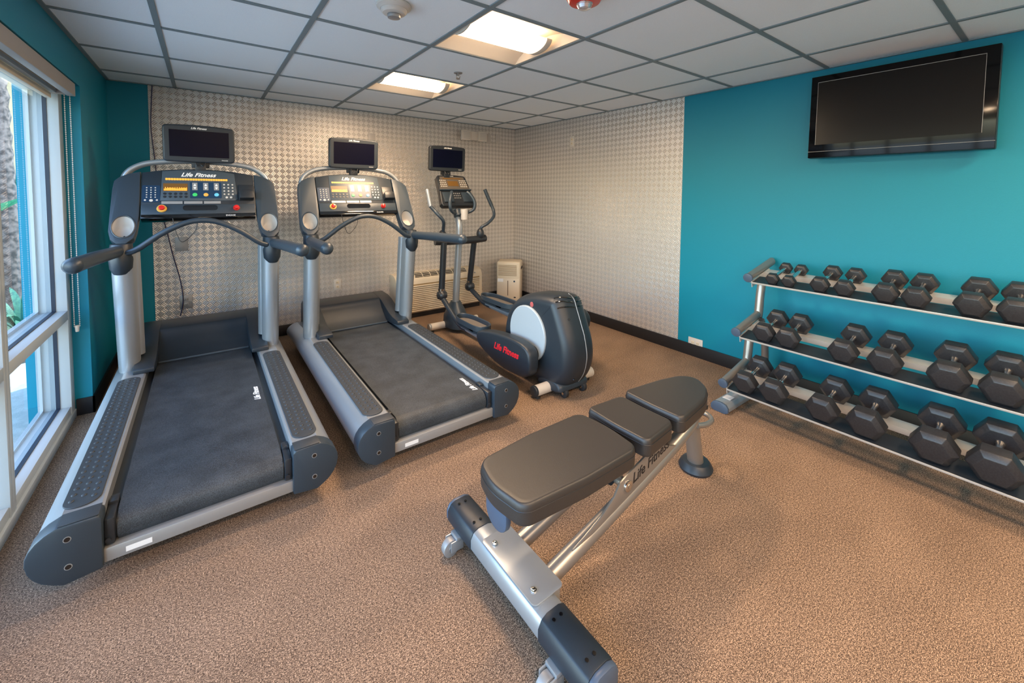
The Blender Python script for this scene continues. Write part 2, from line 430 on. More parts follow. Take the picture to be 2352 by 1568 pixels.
# fixtures
def fixture(i, j, label):
    x0 = i*S+T; x1 = (i+1)*S-T; y1 = j*S-T; y0 = (j-1)*S+T; cx = (x0+x1)/2; cy = (y0+y1)/2
    t = thing('ceiling_light', label, 'light', (cx, cy, H), 'recessed square ceiling lights')
    # curved reflector pan, running along x
    n = 16; top = []; bot = []
    prof = [(y0, H+.001), (y0+.005, H+.001)]
    for k in range(n+1):
        a = k/n; yy = y0+.01+(y1-y0-.02)*a; zz = H+.004+.085*math.sin(PI*a)**.7
        prof.append((yy, zz))
    prof += [(y1-.005, H+.001), (y1, H+.001), (y1, H+.12), (y0, H+.12)]
    obj('reflector', MB().prism(prof, 'x', x0, x1), M_['refl'], t)
    obj('end_panel', MB().box(x1-.012, x1-.002, y0, y1, H+.001, H+.10), M_['refl'], t); obj('end_panel', MB().box(x0+.002, x0+.012, y0, y1, H+.001, H+.10), M_['refl'], t)
    d = MB(); pts = []
    for k in range(15):
        a = PI*k/14; pts.append((cy-.105*math.cos(a), H+.040-.05*math.sin(a)))
    d.prism(pts, 'x', x0+.02, x1-.085)
    obj('diffuser', d, M_['diff'], t)
    ld = bpy.data.lights.new('lamp', 'AREA'); ld.shape = 'RECTANGLE'; ld.size = x1-x0-.12; ld.size_y = .13; ld.energy = 17; ld.color = (1, .70, .44)
    lo = bpy.data.objects.new('lamp', ld); C.objects.link(lo); lo.parent = t; lo.location = ((x0+x1-.065)/2-cx, 0, -.0115)
    e = MB(); pts2 = [(cy-.108*math.cos(PI*k/14), H+.042-.054*math.sin(PI*k/14)) for k in range(15)]
    e.prism(pts2, 'x', x1-.083, x1-.045, .002)
    obj('end_cap', e, M_['refl'], t); obj('end_cap', MB().prism(pts2, 'x', x0+.013, x0+.02), M_['refl'], t)
fl = ['square recessed ceiling light nearest the back wall, warm curved diffuser',
      'large square recessed ceiling light beside the red strobe, warm curved diffuser',
      'unseen ceiling light added for brightness behind the viewpoint over the dumbbell side', 'unseen ceiling light added for brightness at the far rear of the room',  # these last four lights are out of view, added to brighten the room
      'unseen ceiling light added for brightness behind the viewpoint near the windows', 'unseen ceiling light added for brightness behind the viewpoint by the right wall']
for k, (i, j) in enumerate(FX): fixture(i, j, fl[k])

# windows along the left side
YW0, YW1 = -.525, -5.62
mull = [-1.53-1.02*k for k in range(4)]
edges = [YW0]+mull+[YW1]
XG = .066
struct('trim_3', MB().box(.0, .135, YW1, YW0, 0.0, .045, .002), M_['frame'])          # sill
nwin = 0
for k in range(len(edges)-1):
    ya, yb = edges[k], edges[k+1]                      # ya > yb
    a = ya-(.075 if k == 0 else .03); b = yb+.03
    r = bpy.data.objects.new('window_%d' % (k+1), None); C.objects.link(r); r['kind'] = 'structure'; r.location = (.06, (ya+yb)/2, 0)
    f = MB()
    f.box(.0, .13, a, ya, .045, 1.96, .002)            # far jamb / mullion half
    f.box(.0, .13, yb, b, .045, 1.96, .002)
    f.box(.0, .125, b, a, .045, .090, .002).box(.0, .125, b, a, 1.90, 1.96, .002)
    f.box(.0, .13, b, a, .605, .658, .002)             # transom
    f.box(.0, .02, a-.02, a, .085, 1.90).box(.0, .02, b, b+.02, .085, 1.90)
    f.box(.0, .02, b, a, .09, .105).box(.0, .02, b, a, .585, .605).box(.0, .02, b, a, .658, .673)
    obj('window_frame', f, M_['frame'], r)
    g = MB()
    for z0, z1 in ((.090, .605), (.658, 1.90)):
        g.box(.067, .084, a-.004, a-.0005, z0, z1).box(.067, .084, b+.0005, b+.004, z0, z1)
        g.box(.067, .084, b, a, z0, z0+.004)
    obj('gasket', g, M_['gasket'], r)
    for z0, z1 in ((.090, .605), (.658, 1.90)):
        p = MB(); t = bmesh.new(); vs = [t.verts.new(v) for v in ((XG, a, z0), (XG, b, z0), (XG, b, z1), (XG, a, z1))]; t.faces.new(vs); p._add(t)
        obj('pane', p, M_['glass'], r)
# roller blind box, rolled blind, bead chain
t = thing('roller_blind', 'white roller blind box rolled up above the windows, bead chain hanging', 'blind', (.16, -3.1, 1.89))
obj('valance', MB().box(.165, .200, -5.6, -.60, 1.890, 1.962, .003).box(.06, .166, -.606, -.60, 1.895, 1.962), mat('valance_paint', (.36, .33, .30), .5), t)
obj('blind_roll', MB().cyl((.10, -5.58, 1.925), (.10, -.62, 1.925), .026), M_['cream'], t)
obj('bottom_rail', MB().box(.088, .112, -5.58, -.64, 1.862, 1.892, .003), M_['cream'], t)
ch = MB()
for dx in (0, .022):
    for k in range(110):
        z = 1.895-1.34*k/109; ch.sphere((.150+dx, -.575, z), .0034, n=6)
ch.cyl((.150, -.575, .56), (.150, -.575, 1.9), .0010, n=5).cyl((.172, -.575, .56), (.172, -.575, 1.9), .0010, n=5)
obj('bead_chain', ch, M_['white'], t)
obj('chain_weight', MB().cyl((.161, -.575, .56), (.161, -.575, .522), .011, .008, n=12, bev=.002), M_['white'], t)

# ------------------------------------------------------------------ treadmill
X1 = .765; CM_TILT = Vector((0, -.18, -.33)).normalized()
def con(x, z, out=0.0):
    """point on the console face, x local, z height, out = towards the user"""
    y = -.50+(z-1.40)*.18/.33; n = Vector((0, -.33, .18)).normalized()
    return Vector((X1+x, y, z))+n*out
UPV = Vector((0, .18, .33)).normalized()
NV = Vector((0, -.33, .18)).normalized()
def face_plate(mb, poly, o0, o1, bev=0):
    """poly of (x local, z) points laid on the console face between depths o0 and o1"""
    t = bmesh.new(); A = [t.verts.new(con(x, z, o0)) for x, z in poly]; B = [t.verts.new(con(x, z, o1)) for x, z in poly]; n = len(poly)
    t.faces.new(A); t.faces.new(list(reversed(B)))
    for k in range(n): t.faces.new((A[k], A[(k+1) % n], B[(k+1) % n], B[k]))
    return mb._add(t, bev)
def btn(mb, x, z, r, h=.004, n=14):
    return mb.cyl(con(x, z, 0), con(x, z, h), r, r*.9, n=n)

def build_treadmill():
    T_ = thing('treadmill', 'silver and charcoal treadmill nearest the window, left of the other treadmill', 'treadmill', (X1, -1.05, 0), 'treadmills facing the back wall')
    L = lambda x: X1+x
    for s in (-1, 1):
        # side rail, D shaped section bulging outward
        def sec(y, k=1.0):
            P = [(.292, .075), (.292, .252), (.300, .257), (.393, .258)]+[(.350+.115*math.cos(math.radians(a)), .175+.115*math.sin(math.radians(a))*(.80 if a > 0 else .94)) for a in (66, 52, 38, 24, 10, -4, -18, -32, -46, -60)]+[(.385, .068)]
            return [(L(s*p[0]), y, p[1]*k+(1-k)*.03) for p in P]
        r = MB().loft([sec(y, k) for y, k in ((-2.055, 1), (-.9, 1), (-.35, 1), (-.14, .93), (-.04, .80))])
        rail = obj('side_rail', r, M_['silver'], T_, 28)
        P = [(.290, .073), (.290, .248), (.300, .262), (.395, .263)]+[(.352+.118*math.cos(math.radians(a)), .175+.118*math.sin(math.radians(a))*(.80 if a > 0 else .96)) for a in (66, 52, 38, 24, 10, -4, -18, -32, -46, -60)]+[(.385, .062)]
        c = MB().prism([(L(s*a), b) for a, b in P], 'y', -2.125, -2.052, .006)
        cap = obj('end_cap', c, M_['charl'], T_, 40)
        obj('cap_top_strip', MB().box(min(L(s*.296), L(s*.394)), max(L(s*.296), L(s*.394)), -2.1225, -2.056, .2622, .2655, .0015), M_['pad'], cap)
        h = MB()
        for z in (.215, .122):
            obj('bolt_ring', MB().cyl((L(s*.372), -2.1262, z), (L(s*.372), -2.120, z), .0100, n=20), M_['galv'], cap)
            obj('bolt_hole', MB().cyl((L(s*.372), -2.1266, z), (L(s*.372), -2.110, z), .0078, n=16), M_['gloss'], cap)
        # grip pad with domes
        g = MB().pillow(rrect(L(s*.357)-.050, L(s*.357)+.050, -2.030, -.80, .045, 6), 'z', .2575, .2625, .0015)
        for row in range(31):
            yy = -1.985+row*.0385
            for col in range(3):
                y2 = yy+(.0192 if col == 1 else 0)
                if row == 30 and col == 1: continue
                g.sphere((L(s*.357+(col-1)*.029), y2, .2625), .0085, (1, 1, .5), 10)
        obj('grip_pad', g, M_['pad'], T_, 60)
        # column: oval, leaning back towards the user, silver
        yb, zb, yt, zt = -.60, .25, -.70, .98
        col = MB(); rg = []
        for k in range(9):
            t = k/8; y = yb+(yt-yb)*t; z = zb+(zt-zb)*t; rx = .052+.004*t; ry = .075
            rg.append([(L(s*.378)+rx*math.cos(2*PI*q/28), y+ry*math.sin(2*PI*q/28), z) for q in range(28)])
        col.loft(rg)
        c_ = obj('upright', col, M_['silver'], T_)
        # sleeve at the inner front of the column
        rg = []
        for k in range(7):
            t = k/6; y = yb+.045+(yt-yb)*t*.9; z = zb+.075+(zt-zb-.06)*t*.98
            rg.append([(L(s*.352)+.044*math.cos(2*PI*q/24), y+.045*math.sin(2*PI*q/24)-.0, z) for q in range(24)])
        obj('upright_sleeve', MB().loft(rg), M_['silver'], T_)
        # shoulder of the motor hood beside the belt
        P = [(-.755, .258), (-.755, .283), (-.735, .292), (-.63, .298), (-.54, .318), (-.45, .350), (-.36, .385), (-.27, .405), (-.10, .410), (-.05, .38), (-.04, .20), (-.60, .235)]
        obj('hood_shoulder', MB().prism(P, 'x', L(s*.252), L(s*.352), .006), M_['char'], T_, 30)
    # deck (dark, lower strips either side of the belt)
    obj('deck', MB().box(L(-.294), L(.294), -2.03, -.10, .165, .205), M_['dark'], T_)
    # belt: wraps the rear roller
    P = []
    for k in range(13):
        a = -PI/2-PI*k/12; P.append((-2.030+.058*math.cos(a), .162+.058*math.sin(a)))
    P += [(-.30, .220), (-.30, .214)]
    for k in range(12, -1, -1):
        a = -PI/2-PI*k/12; P.append((-2.030+.054*math.cos(a), .162+.054*math.sin(a)))
    P2 = [(-.9, .104), (-.9, .108)]
    belt = obj('belt', MB().prism(P[:13]+[(-.30, .220), (-.30, .204), (-2.0, .204), (-2.0, .104)], 'x', L(-.258), L(.258), 0), M_['belt'], T_, 40)
    obj('belt_stripe', MB().box(L(-.2585), L(-.2555), -2.03, -.5, .2195, .2206).box(L(.2555), L(.2585), -2.03, -.5, .2195, .2206), M_['pad'], belt)
    tx = MB().text('Life Fitness', .040, (L(.238), -1.43, .2208), (0, 1, 0), (-1, 0, 0), bold=.0008)
    obj('belt_lettering', tx, M_['wtext'], belt)
    obj('roller', MB().cyl((L(-.275), -2.030, .162), (L(.275), -2.030, .162), .050, n=28), M_['dark'], T_)
    for s in (-1, 1):
        b = MB().box(L(s*.276)-.014, L(s*.276)+.014, -2.098, -1.98, .128, .222, .006).cyl((L(s*.276)-.004, -2.104, .150), (L(s*.276)-.004, -2.09, .150), .008, n=10)
        b.box(L(s*.276)-.012, L(s*.276)+.014, -2.01, -1.965, .185, .232, .004)
        obj('roller_bracket', b, M_['dark'], T_)
    cbar = obj('rear_crossbar', MB().box(L(-.292), L(.292), -2.108, -2.045, .078, .126, .003), M_['galv'], T_)
    obj('label', MB().box(L(-.235), L(-.165), -2.1092, -2.1075, .090, .108), M_['paper'], cbar)
    fr = MB().box(L(-.30), L(.30), -1.25, -1.15, .08, .16).box(L(-.30), L(.30), -.55, -.10, .08, .20)
    for s in (-1, 1):
        for y in (-1.93, -.22): fr.cyl((L(s*.36), y, 0), (L(s*.36), y, .09), .028, n=20)
    obj('underframe', fr, M_['dark'], T_)
    # hood: recessed concave face, top behind
    P = [(-.515, .205), (-.515, .232), (-.47, .252), (-.42, .285), (-.37, .325), (-.325, .372), (-.315, .392), (-.30, .400), (-.10, .408), (-.045, .385), (-.03, .10), (-.20, .10)]
    obj('motor_hood', MB().prism(P, 'x', L(-.253), L(.253), 0).box(L(-.30), L(.30), -.14, -.03, .05, .20), M_['char'], T_, 45)
    obj('hood_lip', MB().box(L(-.25), L(.25), -.522, -.512, .226, .236, .002), M_['panel'], T_)
    # console
    cb_ = MB()
    top = [(-.305, 1.472), (-.20, 1.492), (-.1, 1.502), (0, 1.506), (.1, 1.502), (.20, 1.492), (.305, 1.472)]
    pol = [(-.305, 1.188), (.305, 1.188)]+list(reversed(top))
    face_plate(cb_, pol, -.055, .0, .004)
    console = obj('console', cb_, M_['char'], T_, 30)
    # lower bar of the console with the dark strip beneath
    lb = MB(); face_plate(lb, [(-.303, 1.200), (.303, 1.200), (.303, 1.262), (-.303, 1.262)], -.01, .012, .004)
    obj('console_shelf', lb, M_['charl'], console)
    st_ = MB(); face_plate(st_, [(-.303, 1.178), (.303, 1.178), (.303, 1.200), (-.303, 1.200)], -.05, .010, .002)
    obj('lower_strip', st_, M_['gloss'], console)
    tx = MB().text('ENGAGE', .014, con(.13, 1.184, .0105), (1, 0, 0), UPV, .0008, 0); obj('strip_lettering', tx, M_['wtext'], console)
    sl = MB(); face_plate(sl, rrect(-.098, .086, 1.222, 1.256, .016), .010, .0128); obj('hand_slot', sl, M_['gloss'], console)
    for x, r1, r2 in ((-.203, .026, .017), (.192, .020, .015)):
        s1 = MB(); s1.cyl(con(x, 1.236, .012), con(x, 1.236, .020), r1, r1*.9, 22)
        b = obj('stop_button_ring', s1, M_['yellow'] if x < 0 else M_['red'], console)
        s2 = MB(); s2.cyl(con(x, 1.236, .020), con(x, 1.236, .034), r2, r2*.85, 22, bev=.003); obj('stop_button', s2, M_['red'], b)
    fp = MB(); face_plate(fp, [(-.212, 1.290), (.190, 1.290), (.202, 1.300), (.190, 1.476), (.10, 1.494), (-.10, 1.494), (-.203, 1.482)], 0, .003, .001)
    panel = obj('key_panel', fp, M_['panel'], console)
    tx = MB().text('Life Fitness', .042, con(-.108, 1.450, .0035), (1, 0, 0), UPV, .001, .4, bold=.0009); obj('panel_lettering', tx, M_['wtext'], panel)
    led = MB()
    for k in range(24): face_plate(led, rrect(-.187+k*.01405, -.187+k*.01405+.0125, 1.424, 1.437, .002, 2), .003, .0042)
    obj('message_display', led, M_['amber'], panel)
    d0 = MB(); face_plate(d0, [(-.198, 1.352), (-.072, 1.352), (-.072, 1.402), (-.198, 1.402)], .003, .0038); dd = obj('bar_display', d0, M_['amberd'], panel)
    d1 = MB()
    for k in range(22):
        hgt = .012+.010*abs(math.sin(k*1.7)); face_plate(d1, [(-.194+k*.0054, 1.355), (-.194+k*.0054+.0045, 1.355), (-.194+k*.0054+.0045, 1.355+hgt), (-.194+k*.0054, 1.355+hgt)], .0038, .0044)
    obj('display_bars', d1, M_['amber'], dd)
    bk = MB(); face_plate(bk, rrect(-.060, .112, 1.305, 1.414, .006), .003, .0040, 0); obj('speed_panel', bk, M_['navy'], panel)
    ar = MB()
    for x in (-.034, .025, .084):
        face_plate(ar, [(x-.014, 1.358), (x+.014, 1.358), (x+.014, 1.408), (x-.014, 1.408)], .004, .0055)
    arr = obj('speed_keys', ar, M_['galv'], panel)
    ar = MB()
    for x in (-.034, .025, .084):
        face_plate(ar, [(x-.008, 1.386), (x+.008, 1.386), (x, 1.402)], .0055, .0062); face_plate(ar, [(x-.008, 1.378), (x, 1.362), (x+.008, 1.378)], .0055, .0062)
    obj('arrows', ar, M_['wtext'], arr)
    for x, m in ((-.034, 'green'), (.025, 'yellow'), (.084, 'blueb')):
        q = MB(); q.cyl(con(x, 1.328, .003), con(x, 1.328, .008), .014, .012, 20); obj('round_button', q, M_[m], panel)
    nk = MB()
    for a in range(3):
        for b in range(4): btn(nk, .128+a*.024, 1.398-b*.022, .0058, .0065, 10)
    btn(nk, .140, 1.310, .008, .0065); btn(nk, .165, 1.310, .008, .0065)
    obj('number_keys', nk, M_['white'], panel)
    pk = MB()
    for a in range(5):
        for b in range(2): btn(pk, -.190+a*.027, 1.335-b*.020, .0088, .0055, 12)
    obj('program_keys', pk, M_['dark'], panel)
    ip = MB()
    for a, b, c in ((-.206, -.100, 0), (-.092, .005, 0), (.013, .105, 0)): face_plate(ip, [(a, 1.270), (b, 1.270), (b, 1.287), (a, 1.287)], 0, .0012)
    obj('instruction_strip', ip, M_['galv'], console)
    tk = MB(); face_plate(tk, rrect(-.300, -.212, 1.282, 1.388, .006), 0, .0022); kp = obj('television_keypad', tk, M_['navy'], console)
    tk = MB()
    for a in range(3):
        for b in range(5): btn(tk, -.278+a*.021, 1.372-b*.015, .0042, .0045, 8)
    btn(tk, -.256, 1.292, .010, .0035); btn(tk, -.285, 1.294, .006, .0035); btn(tk, -.228, 1.294, .006, .0035)
    obj('keypad_buttons', tk, M_['white'], kp)
    dk = MB(); face_plate(dk, [(.212, 1.290), (.298, 1.290), (.298, 1.335), (.285, 1.348), (.225, 1.348), (.212, 1.335)], 0, .045, .006)
    face_plate(dk, [(.210, 1.290), (.300, 1.290), (.300, 1.400), (.210, 1.400)], 0, .006, .002)
    obj('device_cradle', dk, M_['dark'], console)
    # wings with cup holders
    for s in (-1, 1):
        out = [(.308, 1.474), (.36, 1.462), (.405, 1.440), (.432, 1.412), (.438, 1.36), (.444, 1.20), (.446, 1.11), (.436, 1.065), (.405, 1.035), (.365, 1.035), (.330, 1.065), (.318, 1.11), (.308, 1.20)]
        wv = MB(); pol = [(s*a, b) for a, b in out]
        t = bmesh.new(); rings = []
        cxp = sum(p[0] for p in pol)/len(pol); czp = sum(p[1] for p in pol)/len(pol)
        for o, k in ((-.075, .80), (-.070, .90), (-.05, .97), (-.01, 1.0), (.004, .985), (.008, .95), (.0085, .93)):
            rings.append([con(cxp+(x-cxp)*k, czp+(z-czp)*(1-(1-k)*.35), o) for x, z in pol])
        wv.loft(rings)
        # lower pod that meets the column
        wv.loft([[con(s*.384+.055*math.cos(q*2*PI/20)*k, 1.12+.075*math.sin(q*2*PI/20)*k-dz, o) for q in range(20)] for o, k, dz in ((.006, .97, 0), (-.03, 1.0, 0), (-.07, .9, .01), (-.11, .7, .03))])
        wing = obj('console_wing', wv, M_['charl'], T_, 40)
        # cup: ring + inner bowl (a tilted oval cup)
        cupc = (s*.380, 1.134)
        def oval(k, o, dz=0): return [con(cupc[0]+.050*k*math.cos(q*2*PI/28), cupc[1]+dz+.062*k*math.sin(q*2*PI/28), o) for q in range(28)]
        rim = MB().loft([oval(1.10, .004), oval(1.10, .011), oval(1.04, .013), oval(.99, .011), oval(.99, .004)], cap=False)
        obj('cup_rim', rim, M_['charl'], wing)
        D = Vector((0, .03, -.075))
        def cring(k, t, o=0): return [con(cupc[0]+.050*k*math.cos(q*2*PI/28), cupc[1]+.062*k*math.sin(q*2*PI/28), o)+D*t for q in range(28)]
        carve(wing, MB().loft([cring(1.03, 0, .03), cring(1.03, 0), cring(.96, .85)]))
        bowl = MB().loft([cring(1.0, 0, .011), cring(.99, 0), cring(.93, .6), cring(.86, .78), cring(.6, .82), cring(.1, .82)], cap=False)
        obj('cup_holder', bowl, M_['cup'], wing)
        # clamp pod between column and grip
        pod = MB(); px = L(s*.385); rg = []
        for z, rx, ry, y in ((1.04, .050, .060, -.70), (1.00, .054, .066, -.715), (.95, .056, .066, -.725), (.90, .052, .060, -.725), (.865, .036, .045, -.72), (.855, .015, .02, -.72)):
            rg.append([(px+rx*math.cos(2*PI*q/24), y+ry*math.sin(2*PI*q/24), z) for q in range(24)])
        obj('clamp_pod', MB().loft(rg), M_['char'], T_)
        g = MB().tube([(L(s*.395), -.74, 1.000), (L(s*.425), -1.10, 1.015), (L(s*.447), -1.46, 1.028)], [.032, .034, .034], n=20, sub=5)
        grip = obj('hand_grip', g, M_['charl'], T_)
        gc = MB().tube([(L(s*.446), -1.45, 1.028), (L(s*.448), -1.485, 1.029), (L(s*.449), -1.507, 1.029), (L(s*.450), -1.515, 1.029)], [.0350, .0350, .024, .004], n=20, sub=4)
        obj('grip_cap', gc, M_['charl'], grip)
    hb = MB().tube([(L(-.375), -.755, .985), (L(-.31), -.775, 1.010), (L(-.20), -.785, 1.095), (L(-.09), -.785, 1.155), (L(0), -.785, 1.172), (L(.09), -.785, 1.155), (L(.20), -.785, 1.095), (L(.31), -.775, 1.010), (L(.375), -.755, .985)], .0165, n=16, sub=6)
    obj('front_handlebar', hb, M_['charl'], T_)
    arch = MB().tube([(L(-.40), -.43, 1.34), (L(-.39), -.41, 1.45), (L(-.325), -.40, 1.515), (L(-.22), -.40, 1.545), (L(0), -.40, 1.56), (L(.22), -.40, 1.545), (L(.325), -.40, 1.515), (L(.39), -.41, 1.45), (L(.40), -.43, 1.34)], .021, n=18, sub=6, flat=.85)
    obj('bracket_arch', arch, M_['silver'], T_)
    # television
    add_tv(T_, X1, -.45, 1.675, 0.0)
    lo = MB().tube([(L(-.02), -.62, 1.19), (L(-.035), -.64, 1.10), (L(-.10), -.66, 1.03), (L(-.13), -.65, 1.08), (L(-.15), -.63, 1.18)], .0022, n=6)
    obj('safety_cord', lo, M_['black'], T_)
    return T_

def add_tv(parent, cx, y, cz, yaw, k=1.0, lm='char'):
    m = Matrix.Translation((cx, y, cz)) @ Matrix.Rotation(yaw, 4, 'Z') @ Matrix.Rotation(math.radians(3), 4, 'X') @ Matrix.Scale(k, 4)
    P = rrect(-.197, .197, -.122, .116, .022, 5)
    P = [(a, b+(.010*(1-(a/.2)**2) if b > 0 else -.004*(1-(a/.2)**2))) for a, b in P]
    full = []
    n = len(P)
    for i in range(n):
        a, b = P[i], P[(i+1) % n]; full.append(a)
        if abs(a[0]-b[0]) > .1:
            for q in range(1, 8):
                x = a[0]+(b[0]-a[0])*q/8; sgn = 1 if a[1] > 0 else -1
                full.append((x, (.116+.010*(1-(x/.2)**2)) if sgn > 0 else (-.122-.004*(1-(x/.2)**2))))
    mb = MB().pillow(full, 'y', -.022, .030, .010, .018, mtx=m)
    tv = obj('television', mb, M_[lm], parent, 40)
    sc = MB().box(-.163, .163, -.0232, -.020, -.088, .088, mtx=m); obj('screen', sc, M_['screen'], tv)
    up = m.to_3x3() @ Vector((0, 0, 1)); xd = m.to_3x3() @ Vector((1, 0, 0))
    tx = MB().text('Life Fitness', .019*k, m @ Vector((-.048, -.0235, .098)), xd, up, .0008, .4, bold=.0004); obj('television_lettering', tx, M_['wtext'], tv)
    tx = MB().text('ENGAGE', .009*k, m @ Vector((.120, -.0235, -.108)), xd, up, .0006, 0); obj('corner_lettering', tx, M_['wtext'], tv)
    br = MB().box(cx-.05*k, cx+.05*k, y+.015, y+.05, cz-.16*k, cz-.06*k, .004).box(cx-.03, cx+.03, y+.0, y+.05, cz-.185*k, cz-.14*k, .003)
    obj('bracket', br, M_['dark'], tv)
    wr = MB().tube([(cx-.03, y-.005, cz-.12*k), (cx-.02, y-.02, cz-.150*k), (cx+.0, y-.01, cz-.140*k), (cx+.015, y-.02, cz-.152*k), (cx+.03, y-.005, cz-.12*k)], .003, n=6)
    obj('cable', wr, M_['black'], tv)
    return tv
t1 = build_treadmill()
t2 = copy_tree(t1); t2.location.x += 1.025
t2['label'] = 'silver and charcoal treadmill standing between the other treadmill and the elliptical trainer'
for o in bpy.data.objects:
    if o.name.startswith('belt_lettering') and o.parent.parent == t2: o.location.y -= .60

# ------------------------------------------------------------------ elliptical trainer
def build_elliptical():
    XE = 2.765
    T_ = thing('elliptical_trainer', 'charcoal and silver elliptical trainer with pale disc, between treadmill and right wall', 'exercise machine', (XE, -1.15, 0))
    # drive housing: side outline in (y, z)
    prof = [(-1.43, .10), (-1.44, .36), (-1.50, .50), (-1.61, .60), (-1.77, .648), (-1.93, .670), (-2.03, .668), (-2.065, .60), (-2.115, .49), (-2.165, .37), (-2.175, .24), (-2.13, .12), (-2.05, .045), (-1.90, .035), (-1.60, .05)]
    prof = smooth_poly(prof, 2)
    xa_, xb_, rr_, kk_ = XE-.150, XE+.125, .10, .62
    hs = MB().pillow(prof, 'x', xa_, xb_, rr_, rr_, 8, inset=kk_)
    hs_o = obj('drive_housing', hs, M_['char'], T_, 45)
    def hsurf(y, z, x, out=0):
        """nearest outline point to (y, z), moved on to the rounded rim at x"""
        n = len(prof); i = min(range(n), key=lambda q: (prof[q][0]-y)**2+(prof[q][1]-z)**2)
        p0, p1, p2 = Vector(prof[i-1]), Vector(prof[i]), Vector(prof[(i+1) % n]); tn_ = (p2-p0).normalized(); nn = Vector((-tn_.y, tn_.x))
        if nn.dot(Vector((-1.8, .35))-p1) < 0: nn = -nn
        d = min(x-xa_, xb_-x); off = -out
        if d < rr_: off += rr_*kk_*(1-math.sin(math.acos(max(0, 1-d/rr_))))
        q = p1+nn*off; return Vector((x, q.x, q.y))
    xs_ = XE+.018
    sm = MB(); sm.tube([hsurf(y, z, xs_, .001) for y, z in ((-1.99, .67), (-2.04, .65), (-2.07, .59), (-2.095, .53), (-2.12, .48), (-2.15, .41), (-2.168, .33), (-2.165, .25), (-2.14, .17), (-2.10, .09))], .0028, n=6); obj('seam', sm, M_['galv'], hs_o)
    from mathutils.bvhtree import BVHTree
    off_ = root_loc(T_); bvh_ = BVHTree.FromPolygons([v.co.copy() for v in hs_o.data.vertices], [tuple(p.vertices) for p in hs_o.data.polygons])
    for sgn in (-1, 1):
        for k in range(3):
            pts_ = []
            for j in range(7):
                u = j/6; P_ = Vector((xs_+sgn*(.112-.098*u), -1.965-.085*u-.012*k, .610+.050*u-.030*k))
                d_ = (Vector((XE, -1.86, .42))-P_).normalized(); P0_ = P_-d_*.3-off_
                h_ = bvh_.ray_cast(P0_, d_)[0]
                if h_ is not None: pts_.append(h_+off_-d_*.0005)
            v0 = MB().tube(pts_, .0048, n=8, sub=3)
            obj('vent_slot', v0, M_['gloss'], hs_o)
    for p in (hsurf(-2.095, .53, XE-.075), hsurf(-2.14, .15, XE-.06), Vector((XE-.150, -1.60, .585))):
        obj('screw_plug', MB().sphere(p, .009, (1, 1, .6), 10), M_['gloss'], hs_o)
    rd = MB().lathe([(.018, .001), (.018, -.0015), (.010, -.0025)], (XE-.150, -1.80, .577), 20, 'x'); obj('round_badge', rd, mat('red_badge', (.45, .10, .10), .4), hs_o)
    fa = MB().pillow(smooth_poly([(-2.09, .03), (-2.10, .09), (-2.02, .125), (-1.92, .12), (-1.86, .08), (-1.86, .03)], 2), 'x', XE-.150, XE+.125, .03, .03, 4, inset=.7); obj('lower_fairing', fa, M_['charl'], hs_o)
    dc = MB().lathe([(.198, .0), (.198, -.010), (.191, -.016), (.01, -.018)], (XE-.150, -1.760, .362), 44, 'x')
    obj('crank_disc', dc, M_['disc'], T_, 30)
    dc = MB().lathe([(.205, .0), (.205, .010), (.197, .016), (.01, .018)], (XE+.126, -1.760, .362), 44, 'x')
    obj('crank_disc', dc, M_['disc'], T_, 30)
    # lower recess fairing
    # floor bars
    for y, x0, x1, r in ((-1.975, XE-.275, XE+.275, .036), (-.38, XE-.27, XE+.28, .034)):
        b = MB().cyl((x0+.02, y, .052), (x1-.02, y, .052), r, n=24)
        bar = obj('floor_bar', b, M_['white'], T_)
        obj('bar_cap', MB().cyl((x0, y, .052), (x0+.022, y, .052), r*1.03, n=24, bev=.004), M_['char'] if y < -1 else M_['silver'], bar)
        obj('bar_cap', MB().cyl((x1-.022, y, .052), (x1, y, .052), r*1.03, n=24, bev=.004), M_['white'], bar)
        for xx in (x0+.04, x1-.04): obj('levelling_foot', MB().cyl((xx, y, 0), (xx, y, .014), .018, n=16).cyl((xx, y, .012), (xx, y, .03), .006, n=8), M_['rubber'], bar)
    obj('bar_bracket', MB().prism([(XE-.13, .03), (XE-.10, .09), (XE+.10, .09), (XE+.13, .03), (XE+.11, .02), (XE-.11, .02)], 'y', -2.02, -1.90, .004), M_['charl'], T_)
    for s in (-1, 1):
        ww = MB().cyl((XE+s*.085-.014, -2.075, .031), (XE+s*.085+.014, -2.075, .031), .031, n=24, bev=.004)
        wo_ = obj('transport_wheel', ww, M_['rubber'], T_)
        obj('axle', MB().cyl((XE+s*.085-.019, -2.075, .031), (XE+s*.085+.019, -2.075, .031), .009, n=12), M_['chrome'], wo_)
    # spine
    obj('frame_spine', MB().box(XE-.035, XE+.035, -1.5, -.36, .075, .135, .01), M_['char'], T_)
    sh = MB().loft([[(XE+rx*math.cos(2*PI*q/20), y+ry*math.sin(2*PI*q/20), z) for q in range(20)] for y, z, rx, ry in ((-.43, .04, .11, .17), (-.43, .14, .105, .16), (-.43, .215, .08, .11), (-.43, .285, .047, .058))])
    obj('column_shroud', sh, M_['charl'], T_)
    col = MB().tube([(XE, -.425, .22), (XE, -.46, .60), (XE, -.495, .95), (XE, -.485, 1.08), (XE, -.41, 1.17), (XE, -.36, 1.22)], [.034, .034, .033, .033, .030, .028], n=20, sub=6)
    obj('centre_column', col, M_['silver'], T_)
    # cup holder on the column
    cp = MB().lathe([(.030, 0), (.034, .0), (.038, .10), (.034, .10), (.030, .01)], (XE+.035, -.535, 1.10), 24); obj('cup_holder', cp, M_['cup'], T_)
